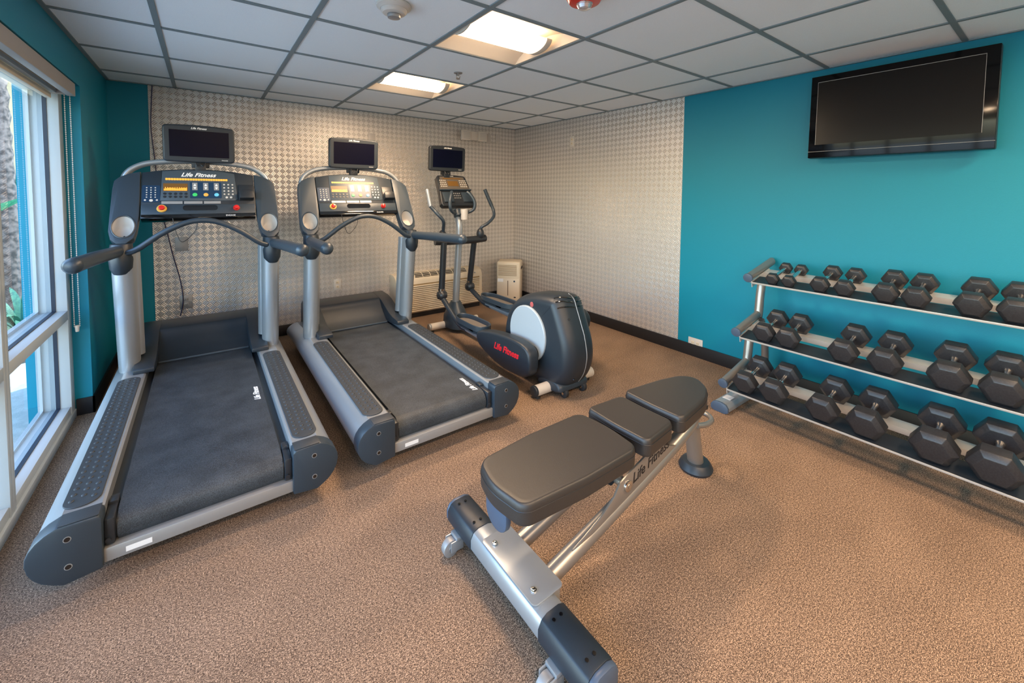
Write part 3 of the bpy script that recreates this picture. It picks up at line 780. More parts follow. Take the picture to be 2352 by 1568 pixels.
    obj('cup_collar', MB().cyl((XE-.01, -.50, 1.13), (XE-.01, -.47, 1.19), .045, .04, n=18, bev=.004), M_['charl'], T_)
    # console: tilted slab
    cm = Matrix.Translation((XE+.025, -.345, 1.372)) @ Matrix.Rotation(math.radians(-33), 4, 'X') @ Matrix.Scale(1.17, 4)
    P = [(-.140, .130), (-.125, .146), (0, .158), (.125, .146), (.140, .130), (.158, -.10), (.165, -.135), (.15, -.158), (-.15, -.158), (-.165, -.135), (-.150, -.02)]
    cs_ = MB().pillow([(a, b) for a, b in P], 'y', -.025, .035, .010, .02, mtx=cm)
    con_ = obj('console', cs_, M_['dark'], T_, 40)
    obj('console_face', MB().prism([(-.112, .13), (.112, .13), (.142, .0), (-.142, .0)], 'y', -.0275, -.024, mtx=cm), mat('console_bronze', (.10, .085, .07), .4), con_)
    obj('console_display', MB().box(-.055, .045, -.029, -.027, .035, .085, mtx=cm), M_['amberd'], con_)
    obj('message_display', MB().box(-.09, .08, -.029, -.027, .106, .116, mtx=cm), M_['amberd'], con_)
    kb = MB()
    for a in range(4):
        for b in range(4):
            kb.cyl(cm @ Vector((.065+a*.018, -.027, .090-b*.020)), cm @ Vector((.065+a*.018, -.031, .090-b*.020)), .0065, n=8)
            kb.cyl(cm @ Vector((-.122+a*.016, -.027, .090-b*.020)), cm @ Vector((-.122+a*.016, -.031, .090-b*.020)), .0055, n=8)
    obj('console_keys', kb, M_['white'], con_)
    kb = MB().box(-.15, .15, -.040, -.024, -.012, -.002, .002, mtx=cm).box(-.135, -.045, -.034, -.024, -.125, -.03, .004, mtx=cm).box(.045, .135, -.034, -.024, -.125, -.03, .004, mtx=cm)
    obj('console_tray', kb, M_['charl'], con_)
    kb = MB()
    for a in range(4):
        for b in range(3): kb.cyl(cm @ Vector((-.027+a*.018, -.024, -.04-b*.022)), cm @ Vector((-.027+a*.018, -.029, -.04-b*.022)), .006, n=8)
    obj('lower_keys', kb, M_['galv'], con_)
    tx = MB().text('Life Fitness', .018, cm @ Vector((-.05, -.028, .134)), cm.to_3x3() @ Vector((1, 0, 0)), cm.to_3x3() @ Vector((0, 0, 1)), .0008, .4); obj('console_lettering', tx, M_['wtext'], con_)
    add_tv(T_, XE-.03, -.30, 1.695, 0, 1.0, 'dark')
    obj('television_post', MB().box(XE-.03, XE+.0, -.27, -.24, 1.45, 1.62, .003), M_['dark'], T_)
    # fixed handlebars below the console
    for s in (-1, 1):
        f = MB().tube([(XE+s*.015, -.46, 1.165), (XE+s*.07, -.52, 1.165), (XE+s*.125, -.56, 1.20), (XE+s*.135, -.56, 1.27), (XE+s*.105, -.53, 1.34), (XE+s*.085, -.50, 1.365)], .016, n=14)
        obj('fixed_handlebar', f, M_['charl'], T_)
    # pivot crossbar
    pv = MB().tube([(XE-.275, -.53, .905), (XE-.15, -.545, .90), (XE, -.55, .90), (XE+.15, -.545, .90), (XE+.275, -.53, .905)], .036, n=18, sub=4)
    obj('pivot_bar', pv, M_['dark'], T_)
    for s, yt, yb_, zb_, tipx in ((-1, -.60, -.53, .405, -.295), (1, -.46, -.34, .40, .290)):
        xa = XE+s*.208
        a = MB().tube([(xa, yt+.02, .90), (xa, yb_, zb_)], .029, n=18, sub=1)
        arm = obj('swing_arm', a, M_['dark'], T_)
        obj('arm_joint', MB().sphere((xa, -.55, .955), .042, (.9, 1, 1.35), 18), M_['dark'], arm)
        if s < 0: hp = [(xa, -.56, .97), (xa-.005, -.58, 1.03), (XE-.235, -.62, 1.10), (XE-.290, -.60, 1.17), (XE-.315, -.52, 1.23)]; gp = [(XE-.315, -.52, 1.225), (XE-.318, -.49, 1.31), (XE-.320, -.46, 1.385)]
        else: hp = [(xa, -.54, .97), (xa+.01, -.56, 1.02), (XE+.28, -.58, 1.06), (XE+.36, -.56, 1.12), (XE+.385, -.52, 1.18), (XE+.375, -.50, 1.23)]; gp = [(XE+.377, -.50, 1.225), (XE+.335, -.48, 1.33), (XE+.310, -.47, 1.395)]
        h = MB().tube(hp, .0155, n=14); ho = obj('moving_handle', h, M_['charl'], T_)
        obj('hand_grip', MB().tube(gp, .0185, n=14, sub=4), M_['silver'] if s < 0 else M_['charl'], ho)
        obj('knee_joint', MB().sphere((xa, yb_-.01, zb_-.01), .050, (.95, 1.05, 1.0), 18).cyl((xa-.04, yb_-.01, zb_-.01), (xa+.04, yb_-.01, zb_-.01), .036, n=20, bev=.004), M_['dark'], T_)
        obj('joint_collar', MB().cyl((xa, yb_, zb_+.035), (xa, yb_-.003, zb_+.055), .035, n=20), M_['chrome'], T_)
    # pedal arms and pedals
    def pedal(xc, y0, y1, zc, knee, tail):
        l = MB().tube([knee, (xc+.0, y0+.02, zc-.07), (xc, y0-.12, zc-.085)], .024, n=14, sub=4); lk = obj('pedal_link', l, M_['char'], T_)
        b = MB().tube([(xc, y0-.05, zc-.075), (xc, y1-.06, zc-.09), tail], .026, n=12, sub=3, flat=.9); obj('pedal_arm', b, M_['silver'], T_)
        w = .078
        out = [(xc-w*.55, y0+.01), (xc+w*.45, y0+.01), (xc+w*.9, y0-.08), (xc+w, y0-.20), (xc+w, y1), (xc-w, y1), (xc-w, y0-.20), (xc-w*.95, y0-.08)]
        out = smooth_poly(out, 2)
        t = MB().pillow(out, 'z', zc-.045, zc-.015, .010, .002); pd = obj('pedal', t, M_['charl'], T_)
        n = len(out); rim = MB(); cxx = sum(p[0] for p in out)/n; cyy = sum(p[1] for p in out)/n
        def ring(k, z): return [(cxx+(p[0]-cxx)*k, cyy+(p[1]-cyy)*(1-(1-k)*.5), z) for p in out]
        rim.loft([ring(1, zc-.03), ring(1.0, zc+.022), ring(.96, zc+.026), ring(.90, zc+.020), ring(.88, zc-.018)], cap=False)
        obj('pedal_rim', rim, M_['charl'], pd)
        obj('tread_insert', MB().prism(ring_xy(out, .86), 'z', zc-.016, zc-.011), M_['tread'], pd)
    def ring_xy(out, k):
        n = len(out); cxx = sum(p[0] for p in out)/n; cyy = sum(p[1] for p in out)/n
        return [(cxx+(p[0]-cxx)*k, cyy+(p[1]-cyy)*k) for p in out]
    pedal(XE-.205, -.88, -1.31, .275, (XE-.208, -.55, .37), (XE-.21, -1.45, .19))
    pedal(XE+.225, -.60, -1.12, .345, (XE+.208, -.36, .37), (XE+.21, -1.40, .32))
    # crank arm covers
    def cover(xc, pr, s, text):
        p = MB().pillow(smooth_poly(pr, 1), 'x', xc-.042, xc+.042, .024, .018, 6, inset=.7); c = obj('crank_cover', p, M_['char'], T_, 45)
        if text:
            tx = MB().text('Life Fitness', .066, (xc-.0425, -1.53, .215), (0, -1, .03), (0, 0, 1), .0012, .35, bold=.002)
            obj('cover_lettering', tx, M_['rtext'], c, label='red lettering on the crank cover')
    cover(XE-.245, [(-1.28, .265), (-1.27, .22), (-1.33, .155), (-1.60, .090), (-1.82, .100), (-1.90, .115), (-1.945, .165), (-1.95, .25), (-1.93, .305), (-1.88, .335), (-1.75, .345), (-1.50, .325), (-1.32, .285)], -1, True)
    cover(XE+.245, [(-1.27, .36), (-1.27, .30), (-1.35, .26), (-1.60, .25), (-1.84, .30), (-1.95, .36), (-1.965, .45), (-1.90, .51), (-1.75, .51), (-1.50, .43)], 1, False)
    obj('crank_hub', MB().cyl((XE-.21, -1.85, .25), (XE-.12, -1.85, .25), .05, n=24), M_['dark'], T_)
    obj('crank_hub', MB().cyl((XE+.12, -1.85, .42), (XE+.21, -1.85, .42), .05, n=24), M_['dark'], T_)
    cord = MB().tube([(XE+.05, -.30, .10), (XE+.15, -.36, .03), (XE+.22, -.45, .012), (XE+.15, -.52, .012), (XE+.05, -.33, .06)], .005, n=6)
    obj('power_lead', cord, M_['black'], T_)
build_elliptical()

# ------------------------------------------------------------------ weight bench
def build_bench():
    T_ = thing('weight_bench', 'adjustable flat bench with black vinyl pads on a silver tube frame', 'bench', (2.05, -3.0, 0))
    def pad(name, pts, z0, z1, r, it=2):
        P = pts
        mb = MB().pillow(P, 'z', z0, z1, .010, r, 6, inset=.5)
        p = obj(name, mb, M_['vinyl'], T_, 50)
        n = len(P)
        return p
    def rounded(pts, rad, n=5):
        out = []; m = len(pts)
        for i in range(m):
            a, b, c = Vector(pts[i-1]), Vector(pts[i]), Vector(pts[(i+1) % m]); r = min(rad[i], .46*(a-b).length, .46*(c-b).length)
            if r <= 0: out.append(tuple(b)); continue
            p0 = b+(a-b).normalized()*r; p1 = b+(c-b).normalized()*r
            for k in range(n+1):
                t = k/n; q = p0*(1-t)**2+b*2*t*(1-t)+p1*t**2; out.append(tuple(q))
        return out
    A = rounded([(1.478, -2.925), (1.455, -3.02), (1.475, -3.135), (1.50, -3.155), (1.72, -3.172), (1.955, -3.170), (1.985, -3.15), (2.000, -3.02), (1.985, -2.90), (1.955, -2.878), (1.72, -2.876), (1.51, -2.895)], [.02, .05, .025, .02, 0, .02, .02, .06, .02, .02, 0, .02])
    p = pad('seat_pad', A, .408, .475, .022)
    def seam(pts, z, par):
        n = len(pts); cxx = sum(q[0] for q in pts)/n; cyy = sum(q[1] for q in pts)/n
        k = .965
        ring = [(q[0], q[1], z) for q in pts]
        m = MB().tube([(cxx+(q[0]-cxx)*1.0, cyy+(q[1]-cyy)*1.0, z) for q in ring]+[ring[0]], .0016, n=5, sub=1)
        obj('seam', m, M_['btext'], par)
    seam(A, .4515, p)
    B = rounded([(2.030, -2.885), (2.022, -3.02), (2.030, -3.150), (2.050, -3.168), (2.215, -3.150), (2.235, -3.13), (2.232, -3.02), (2.235, -2.90), (2.215, -2.885), (2.050, -2.872)], [.015, .04, .015, .015, .015, .015, .04, .015, .015, .015])
    p = pad('middle_pad', B, .408, .475, .022); seam(B, .4535, p)
    Cc = rounded([(2.262, -2.890), (2.255, -3.02), (2.262, -3.145), (2.285, -3.160), (2.50, -3.130), (2.60, -3.085), (2.650, -3.02), (2.655, -2.975), (2.615, -2.930), (2.50, -2.900), (2.285, -2.875)], [.015, .04, .015, .02, .05, .03, .03, .03, .03, .05, .02])
    p = pad('back_pad', Cc, .412, .482, .022); seam(Cc, .459, p)
    # boards below pads
    obj('pad_board', MB().box(1.52, 1.95, -3.13, -2.92, .390, .409, .004), M_['dark'], T_)
    obj('pad_board', MB().box(2.06, 2.21, -3.12, -2.92, .390, .409, .004), M_['dark'], T_)
    obj('pad_board', MB().box(2.29, 2.58, -3.10, -2.93, .394, .413, .004), M_['dark'], T_)
    # near end paddle under the seat pad
    pg = [(-3.02+.055*math.cos(a), .372+.048*math.sin(a)) for a in [PI+PI*k/12 for k in range(13)]]+[(-2.965, .409), (-3.075, .409)]
    obj('pull_handle', MB().prism(pg, 'x', 1.475, 1.495, .004), M_['slate'], T_)
    # front floor beam along y
    P = [(1.520, .078), (1.520, .110), (1.532, .131), (1.552, .139), (1.594, .139), (1.614, .131), (1.622, .112), (1.622, .078), (1.604, .062), (1.54, .062)]
    beam = obj('front_beam', MB().prism(P, 'y', -3.355, -2.63, .002), M_['silver'], T_, 30)
    def grow(P, k): cx_ = 1.571; cz_ = .10; return [(cx_+(a-cx_)*k, cz_+(b-cz_)*k) for a, b in P]
    for y0, y1 in ((-2.80, -2.628), (-3.362, -3.175)):
        cp = obj('end_sleeve', MB().prism(grow(P, 1.07), 'y', y0, y1, .004), M_['char'], T_, 30)
        rv = MB()
        for yy in (y0+.03, y1-.03):
            for xx in (1.552, 1.580): rv.cyl((xx, yy, .1420), (xx, yy, .1445), .0052, n=12)
        obj('rivet', rv, M_['gloss'], cp)
    obj('end_plug', MB().prism(grow(P, 1.04), 'y', -3.380, -3.360, .006), M_['slate'], T_)
    obj('end_plug', MB().prism(grow(P, 1.04), 'y', -2.630, -2.615, .006), M_['slate'], T_)
    pl = obj('mounting_plate', MB().prism(rrect(1.528, 1.650, -3.145, -2.855, .016), 'z', .1405, .1455, .001).box(1.618, 1.650, -3.13, -2.87, .07, .142, .006), M_['silver'], T_)
    for yy in (-3.105, -2.895): obj('bolt', MB().cyl((1.560, yy, .1455), (1.560, yy, .151), .010, n=14, bev=.002).sphere((1.560, yy, .151), .007, (1, 1, .6), 10), M_['chrome'], pl)
    # casters on the outer side
    for yy in (-2.700, -3.245):
        wv = MB().cyl((1.490, yy-.014, .031), (1.490, yy+.014, .031), .031, n=28, bev=.003)
        wh = obj('caster_wheel', wv, M_['galv'], T_)
        obj('wheel_hub', MB().cyl((1.490, yy-.017, .031), (1.490, yy+.017, .031), .011, n=16), M_['chrome'], wh)
        fk = MB().box(1.482, 1.535, yy-.024, yy-.018, .022, .062, .004).box(1.482, 1.535, yy+.018, yy+.024, .022, .062, .004).box(1.505, 1.55, yy-.024, yy+.024, .055, .070, .003)
        obj('caster_fork', fk, M_['silver'], wh)
    # two converging main tubes
    obj('main_tube', MB().tube([(1.63, -3.075, .110), (2.05, -3.075, .218), (2.42, -3.070, .320), (2.55, -3.050, .355), (2.60, -3.025, .350)], .0285, n=20, sub=5), M_['steel'], T_)
    obj('main_tube', MB().tube([(1.63, -2.915, .110), (2.05, -2.915, .218), (2.42, -2.92, .320), (2.55, -2.94, .355), (2.60, -2.965, .350)], .0285, n=20, sub=5), M_['steel'], T_)
    # gusset plates with lettering
    G = [(1.74, .170), (1.80, .190), (1.88, .222), (1.945, .262), (1.975, .300), (2.03, .320), (2.12, .345), (2.165, .378), (2.205, .385), (2.235, .352), (2.30, .325), (2.36, .308), (2.20, .262), (1.95, .196)]
    for y in (-3.092, -2.904):
        g = obj('gusset_plate', MB().prism(G, 'y', y-.004, y+.004, .001), M_['steel'], T_)
        if y < -3:
            d = Vector((1, 0, .257)).normalized()
            tx = MB().text('Life Fitness', .054, (2.048, y-.0045, .270), d, (-.257, 0, 1), .001, .35, bold=.0006); obj('plate_lettering', tx, M_['btext'], g)
            obj('pivot_bolt', MB().cyl((2.018, y-.012, .276), (2.018, y, .276), .021, n=22, bev=.003).cyl((2.018, y-.015, .276), (2.018, y-.01, .276), .009, n=6), M_['chrome'], g)
            obj('upper_bolt', MB().cyl((2.190, y-.010, .362), (2.190, y, .362), .010, n=16, bev=.002), M_['gloss'], g)
    obj('pivot_tube', MB().cyl((2.018, -3.09, .276), (2.018, -2.905, .276), .019, n=20), M_['steel'], T_)
    obj('seat_bracket', MB().prism([(1.86, .38), (2.05, .38), (2.03, .27), (1.99, .255), (1.93, .30)], 'y', -3.045, -2.955, .004), M_['char'], T_)
    obj('back_bracket', MB().prism([(2.12, .385), (2.46, .385), (2.40, .355), (2.24, .345)], 'y', -3.045, -2.955, .004), M_['char'], T_)
    obj('adjuster_strut', MB().box(2.30, 2.36, -3.01, -2.98, .235, .385, .005), M_['slate'], T_)
    # rear leg
    obj('rear_leg', MB().tube([(2.610, -2.99, .375), (2.650, -2.985, .25), (2.705, -2.978, .04)], [.031, .034, .038], n=20, sub=4), M_['steel'], T_)
    obj('rear_foot', MB().lathe([(.075, .0), (.080, .012), (.072, .030), (.062, .042), (.045, .046)], (2.712, -2.977, 0), 32), M_['char'], T_)
    obj('rear_handle', MB().tube([(2.625, -2.930, .262), (2.70, -2.925, .256), (2.765, -2.935, .252), (2.795, -2.978, .249), (2.765, -3.022, .249), (2.70, -3.032, .253), (2.635, -3.020, .262)], .0125, n=14, sub=6), M_['steel'], T_)
build_bench()

# ------------------------------------------------------------------ dumbbell rack and dumbbells
TH = math.radians(13); DX, DZ = math.cos(TH), math.sin(TH)
TIER = [(3.665, .786), (3.525, .447), (3.375, .150)]       # front lip of each shelf (x, z)
YR0, YR1 = -2.80, -4.93
def build_rack():
    T_ = thing('dumbbell_rack', 'three-tier silver dumbbell rack against the teal wall', 'rack', (3.7, -3.86, 0))
    for y in (-2.775, -4.955):
        for k, (x, z) in enumerate(TIER):
            x1 = (4.03, 3.86, 3.72)[k]; z1 = z+.012+(x1-x)*.19
            tb = MB().tube([(x+.01, y, z+.026), ((x+x1)/2, y, (z+z1)/2+.022), (x1, y, z1+.020)], .028, n=18, sub=3, flat=.8)
            a = obj('tier_tube', tb, M_['steel'], T_)
            d = Vector((x1-x, 0, z1-z)).normalized()
            p0 = Vector((x+.012, y, z+.026)); obj('tube_cap', MB().cyl(p0-d*.018, p0, .0300, n=20, bev=.004), M_['slate'], a)
        x0, z0 = TIER[0]; x1, z1 = TIER[1]; x2, z2 = TIER[2]
        u = obj('upright', MB().tube([(3.90, y, .825), (3.862, y, .68), (3.845, y, .55), (3.835, y, .52)], .027, n=18, sub=4, up=(1, 0, 0)), M_['steel'], T_)
        obj('upright', MB().tube([(3.735, y, .475), (3.715, y, .36), (3.700, y, .26), (3.690, y, .225)], .027, n=18, sub=4, up=(1, 0, 0)), M_['steel'], T_)
        obj('upright', MB().tube([(3.56, y, .175), (3.565, y, .11), (3.57, y, .05)], .025, n=18, sub=3, up=(1, 0, 0)), M_['steel'], T_)
        obj('rear_brace', MB().tube([(3.84, y-.02, .50), (3.90, y-.02, .38), (3.925, y-.02, .22), (3.915, y-.02, .05)], .023, n=16, sub=5, up=(1, 0, 0)), M_['steel'], T_)
        ft = MB().prism([(y-.052, .012), (y-.052, .035), (y-.038, .055), (y-.01, .062), (y+.01, .062), (y+.038, .055), (y+.052, .035), (y+.052, .012), (y+.03, .0), (y-.03, .0)], 'x', 3.355, 3.955, .003)
        f = obj('foot', ft, M_['silver'], T_)
        obj('foot_cap', MB().prism([(y-.054, .010), (y-.054, .036), (y-.039, .057), (y-.01, .064), (y+.01, .064), (y+.039, .057), (y+.054, .036), (y+.054, .010), (y+.03, .0), (y-.03, .0)], 'x', 3.338, 3.356, .003), M_['slate'], f)
        if y > -3: obj('label', MB().box(3.42, 3.48, y-.028, y+.022, .0615, .0630), M_['paper'], f)
    for k, (x, z) in enumerate(TIER):
        def pt(s, h): return (x+s*DX-h*DZ, z+s*DZ+h*DX)
        tr = MB().prism([pt(0, 0), pt(.115, 0), pt(.115, -.004), pt(0, -.004)], 'y', YR1, YR0)
        sh = obj('shelf_tray', tr, M_['dark'], T_)
        lp = MB().prism([pt(-.004, .002), pt(0, .002), pt(0, -.009), pt(-.004, -.009)], 'y', YR1, YR0, .001); obj('tray_lip', lp, M_['alu'], sh)
        rl = MB().prism([pt(.200, .000), pt(.200, -.034), pt(.204, -.034), pt(.204, -.004), pt(.262, -.004), pt(.262, .0)], 'y', YR1, YR0)
        obj('rear_rail', rl, M_['alu'], T_)
        for y0, y1 in ((YR0, -2.775), (-4.955, YR1)):
            bk = MB()
            for s in (.03, .21): 
                q = pt(s, -.012); bk.cyl((q[0], y0, q[1]), (q[0], y1, q[1]), .007, n=10)
            bk.prism([pt(-.002, .006), pt(.27, .006), pt(.27, -.034), pt(-.002, -.034)], 'y', (y0 if y0 == YR0 else y1)-.002, (y0 if y0 == YR0 else y1)+.002)
            obj('shelf_bracket', bk, M_['alu'], T_)
build_rack()

def hexpts(W): return [(W/2*math.cos(PI/3*k), W/2*math.sin(PI/3*k)) for k in range(6)]
def build_dumbbell(W, label, y, tier, L, grp, yawd=0):
    hw = W*math.cos(PI/6)/2; t_ = W*.46+.012
    x, z = TIER[tier]
    # local frame: u along axis (towards the wall), y, h up; origin at the tray surface under the middle
    s0 = .006+L/2; ox = x+s0*DX; oz = z+s0*DZ
    root = thing('hex_dumbbell', label, 'dumbbell', (ox, y, oz), grp)
    rot = Matrix.Rotation(-TH, 4, 'Y') @ Matrix.Rotation(math.radians(yawd), 4, 'Z')
    M = Matrix.Translation((ox, y, oz)) @ rot
    for s in (-1, 1):
        e0 = s*L/2; ch = W*.15
        rings = []
        for u, k in ((e0, .66), (e0, .70), (e0-s*ch*.75, 1.0), (e0-s*(t_-ch*.6), 1.0), (e0-s*t_, .72), (e0-s*t_, .60)):
            rings.append([M @ Vector((u, a*k, hw+b*k)) for a, b in hexpts(W)])
        mb = MB(); t = bmesh.new(); R = [[t.verts.new(p) for p in r] for r in rings[1:5]]
        for i in range(3):
            for q in range(6): t.faces.new((R[i][q], R[i][(q+1) % 6], R[i+1][(q+1) % 6], R[i+1][q]))
        t.faces.new(R[0]); t.faces.new(list(reversed(R[-1])))
        mb._add(t, W*.018, 2, None, 20)
        obj('head', mb, M_['hexr'], root, 25)
    r = max(.011, W*.085); hl = L/2-t_
    prof = [(r*1.25, -hl-.004), (r*1.15, -hl+.008), (r*.92, -hl+.014), (r*1.0, -hl*.3), (r*1.08, 0), (r*1.0, hl*.3), (r*.92, hl-.014), (r*1.15, hl-.008), (r*1.25, hl+.004)]
    obj('handle', MB().lathe(prof, (0, 0, 0), 18, 'x', mtx=M @ Matrix.Translation((0, 0, hw))), M_['chrome'], root)
    return root
def ypos(L): return L
rows = [
 (0, [(-2.915, .078), (-3.005, .078), (-3.170, .098), (-3.285, .100), (-3.460, .116), (-3.580, .116), (-3.775, .128), (-3.910, .128)]),
 (1, [(-2.930, .125), (-3.060, .130), (-3.330, .138), (-3.500, .142), (-3.725, .152), (-3.893, .152)]),
 (2, [(-2.895, .140), (-3.050, .148), (-3.290, .152), (-3.470, .160), (-3.708, .168), (-3.893, .174)])]
ordi = ['leftmost', 'second from the left', 'third from the left', 'fourth from the left', 'fifth from the left', 'sixth from the left', 'seventh from the left', 'eighth from the left']
tn = ['top', 'middle', 'bottom']
for tier, L in rows:
    for k, (y, W) in enumerate(L):
        size = 'very small' if W < .09 else 'small' if W < .11 else 'medium' if W < .135 else 'large' if W < .155 else 'very large'
        build_dumbbell(W, '%s black hex dumbbell, %s on the %s tier' % (size, ordi[k], tn[tier]), y, tier, .225+.45*W, 'hex dumbbells on the %s tier' % tn[tier], [0, 1, -1, 0, 1, 0, -1, 0][k])

# ------------------------------------------------------------------ wall television
t = thing('wall_television', 'large flat black television mounted high on the teal wall', 'television', (XR, -3.39, 1.85))
TX = 3.965
MT = Matrix.Translation((TX, -3.392, 1.862)) @ Matrix.Rotation(math.radians(2.0), 4, 'Y')
obj('television_body', MB().box(.0, .05, -.402, .402, -.262, .262, .006, mtx=MT), M_['dark'], t)
obj('bezel', MB().box(-.004, .0, -.400, .400, -.260, .260, .002, mtx=MT), mat('bezel_black', (.003, .003, .004), .10, spec=.22), t)
obj('screen', MB().box(-.0055, -.0035, -.352, .362, -.178, .220, mtx=MT), mat('television_panel', (.006, .005, .005), .28, spec=.25), t)
obj('screen_edge', MB().box(-.0062, -.0040, -.353, .363, .219, .2215, mtx=MT).box(-.0062, -.0040, -.3535, -.352, -.178, .22, mtx=MT).box(-.0062, -.0040, .362, .3635, -.178, .22, mtx=MT).box(-.0062, -.0040, -.40, .40, -.222, -.2205, mtx=MT), M_['galv'], t)
obj('wall_bracket', MB().box(TX+.045, XR, -3.60, -3.18, 1.75, 1.98, .004), M_['dark'], t)

# ------------------------------------------------------------------ things on and by the walls
def outlet(name, label, cat, plane, c, w_, h_, m='white', sockets=0, toggle=False, horizontal=False, grp=None):
    if plane == 'back': loc = (c[0], YB-.003, c[1])
    else: loc = (XR-(.003 if c[0] > YE_ else 0), c[0], c[1])
    r = thing(name, label, cat, loc, grp)
    if plane == 'back':
        f = lambda a0, a1, b0, b1, d0, d1, bv=0: MB().box(loc[0]+a0, loc[0]+a1, loc[1]-d1, loc[1]-d0, loc[2]+b0, loc[2]+b1, bv)
    else:
        f = lambda a0, a1, b0, b1, d0, d1, bv=0: MB().box(loc[0]-d1, loc[0]-d0, loc[1]+a0, loc[1]+a1, loc[2]+b0, loc[2]+b1, bv)
    obj('cover_plate', f(-w_/2, w_/2, -h_/2, h_/2, 0, .007, .002), M_[m], r)
    for k in range(sockets):
        o = (-.022 if k == 0 else .022)
        if horizontal: q = f(o-.015, o+.015, -.014, .014, .006, .0095, .002)
        else: q = f(-.015, .015, o-.014, o+.014, .006, .0095, .002)
        so_ = obj('socket', q, M_['cream'] if m == 'white' else M_[m], r)
        if horizontal: q = f(o-.007, o-.005, -.006, .006, .009, .0099); q2 = f(o+.005, o+.007, -.006, .006, .009, .0099)
        else: q = f(-.006, -.004, o-.006, o+.006, .009, .0099); q2 = f(.004, .006, o-.006, o+.006, .009, .0099)
        me = bpy.data.meshes.new('t'); q2.bm.to_mesh(me); q.bm.from_mesh(me); q2.bm.free(); bpy.data.meshes.remove(me)
        obj('slots', q, M_['gloss'], so_)
    if toggle: obj('switch_toggle', f(-.005, .005, -.011, .011, .006, .014, .002), M_[m], r)
    return r
outlet('blank_plate', 'grey metal blank plate on the back wall behind the nearest treadmill, under its handlebar', 'plate', 'back', (.622, .915), .085, .115, 'galv')
outlet('wall_outlet', 'grey outlet plate low on the back wall behind the nearest treadmill', 'outlet', 'back', (.640, .430), .085, .115, 'galv', 2)
outlet('wall_outlet', 'pale blank outlet plate low on the back wall between the two treadmills', 'outlet', 'back', (1.838, .425), .070, .110, 'white', 2)
outlet('blank_plate', 'pinkish grey plate on the back wall above the middle treadmill television', 'plate', 'back', (2.195, 1.905), .075, .125, 'cup')
outlet('wall_switch', 'grey wall plate right of the white speaker box, left one of two near the corner', 'plate', 'back', (3.645, 2.035), .070, .115, 'cup')
outlet('wall_switch', 'grey wall plate right of the white speaker box, nearest the room corner', 'plate', 'back', (3.79, 2.045), .070, .115, 'cup')
outlet('wall_outlet', 'white duplex outlet high on the patterned right wall', 'outlet', 'right', (-.715, 1.933), .070, .118, 'white', 2)
outlet('wall_outlet', 'white horizontal duplex outlet low on the teal wall just above the baseboard', 'outlet', 'right', (-2.205, .115), .125, .080, 'white', 2, horizontal=True)
t = thing('emergency_light', 'white emergency unit with two perforated square heads high on the back wall', 'emergency light', (3.385, YB, 2.045))
obj('case', MB().box(3.29, 3.48, YB-.06, YB-.003, 1.992, 2.095, .006), M_['white'], t)
for x0 in (3.225, 3.455):
    h = obj('lamp_head', MB().box(x0, x0+.115, YB-.095, YB-.05, 1.980, 2.098, .008), M_['white'], t)
    dots = MB()
    for a in range(5):
        for b in range(5): dots.cyl((x0+.022+a*.018, YB-.0965, 2.003+b*.018), (x0+.022+a*.018, YB-.094, 2.003+b*.018), .0048, n=8)
    obj('perforation', dots, M_['galv'], h)

# cord hanging on the wall behind the first treadmill
tag(obj('power_cord', MB().tube([(.470, YB-.012, 2.183), (.462, YB-.012, 2.05), (.455, YB-.012, 1.85), (.470, YB-.012, 1.62), (.48, YB-.012, 1.45), (.50, YB-.014, 1.2), (.535, YB-.014, 1.0), (.565, YB-.014, .82), (.605, YB-.014, .62), (.620, YB-.02, .45), (.60, YB-.02, .32)], .0033, n=8, sub=8), M_['cord']), 'dark blue cord running down the back wall behind the nearest treadmill', 'cord')

# packaged air conditioner
def build_ac():
    t = thing('wall_air_conditioner', 'wide cream through-wall air conditioner with louvres, low on the back wall behind the elliptical', 'air conditioner', (2.90, .25, 0))
    x0, x1 = 2.375, 3.440
    P = [(YB-.004, .045), (YB-.004, .470), (.255, .472), (.205, .462), (.165, .435), (.148, .395), (.138, .10), (.150, .06), (.175, .045)]
    obj('cabinet', MB().prism(P, 'x', x0, x1, .008), M_['cream'], t, 30)
    obj('base_plinth', MB().box(x0+.02, x1-.02, .17, YB-.02, .0, .05), M_['black'], t)
    g = MB()
    # top outlet grille: dark slot band and bars following the rounded top
    gr_ = obj('outlet_grille', MB().prism([(.262, .4755), (.205, .4665), (.166, .4395), (.166, .432), (.205, .458), (.262, .467)], 'x', x0+.22, x1-.20), M_['gloss'], t)
    bars = MB()
    for k in range(5):
        a = (.258, .478) if k == 0 else (.258-.023*k, (.478, .4765, .4700, .4570, .4440)[k])
        bars.tube([(x0+.22, a[0], a[1]), (x1-.20, a[0], a[1])], .0030, n=6, sub=1)
    for k in range(8):
        xx = x0+.22+(x1-x0-.42)*k/7
        bars.prism([(.262, .481), (.205, .472), (.163, .4445), (.166, .435), (.205, .460), (.262, .470)], 'x', xx-.003, xx+.003)
    obj('grille_bars', bars, M_['cream'], gr_)
    lv = MB()
    for k in range(14):
        z = .085+k*.0205
        lv.prism([(.141, z), (.124, z-.009), (.124, z-.004), (.141, z+.006)], 'x', x0+.05, x1-.045)
    obj('front_louvres', lv, M_['cream'], t)
    obj('louvre_shadow_panel', MB().box(x0+.048, x1-.043, .1365, .1405, .072, .368), mat('ochre_louvre_shade', (.30, .20, .09), .8), t)  # darker ochre sheet that puts the shade between the louvres into colour
    obj('knob', MB().cyl((x1-.10, .135, .415), (x1-.10, .155, .415), .008, n=12), M_['cup'], t)
build_ac()
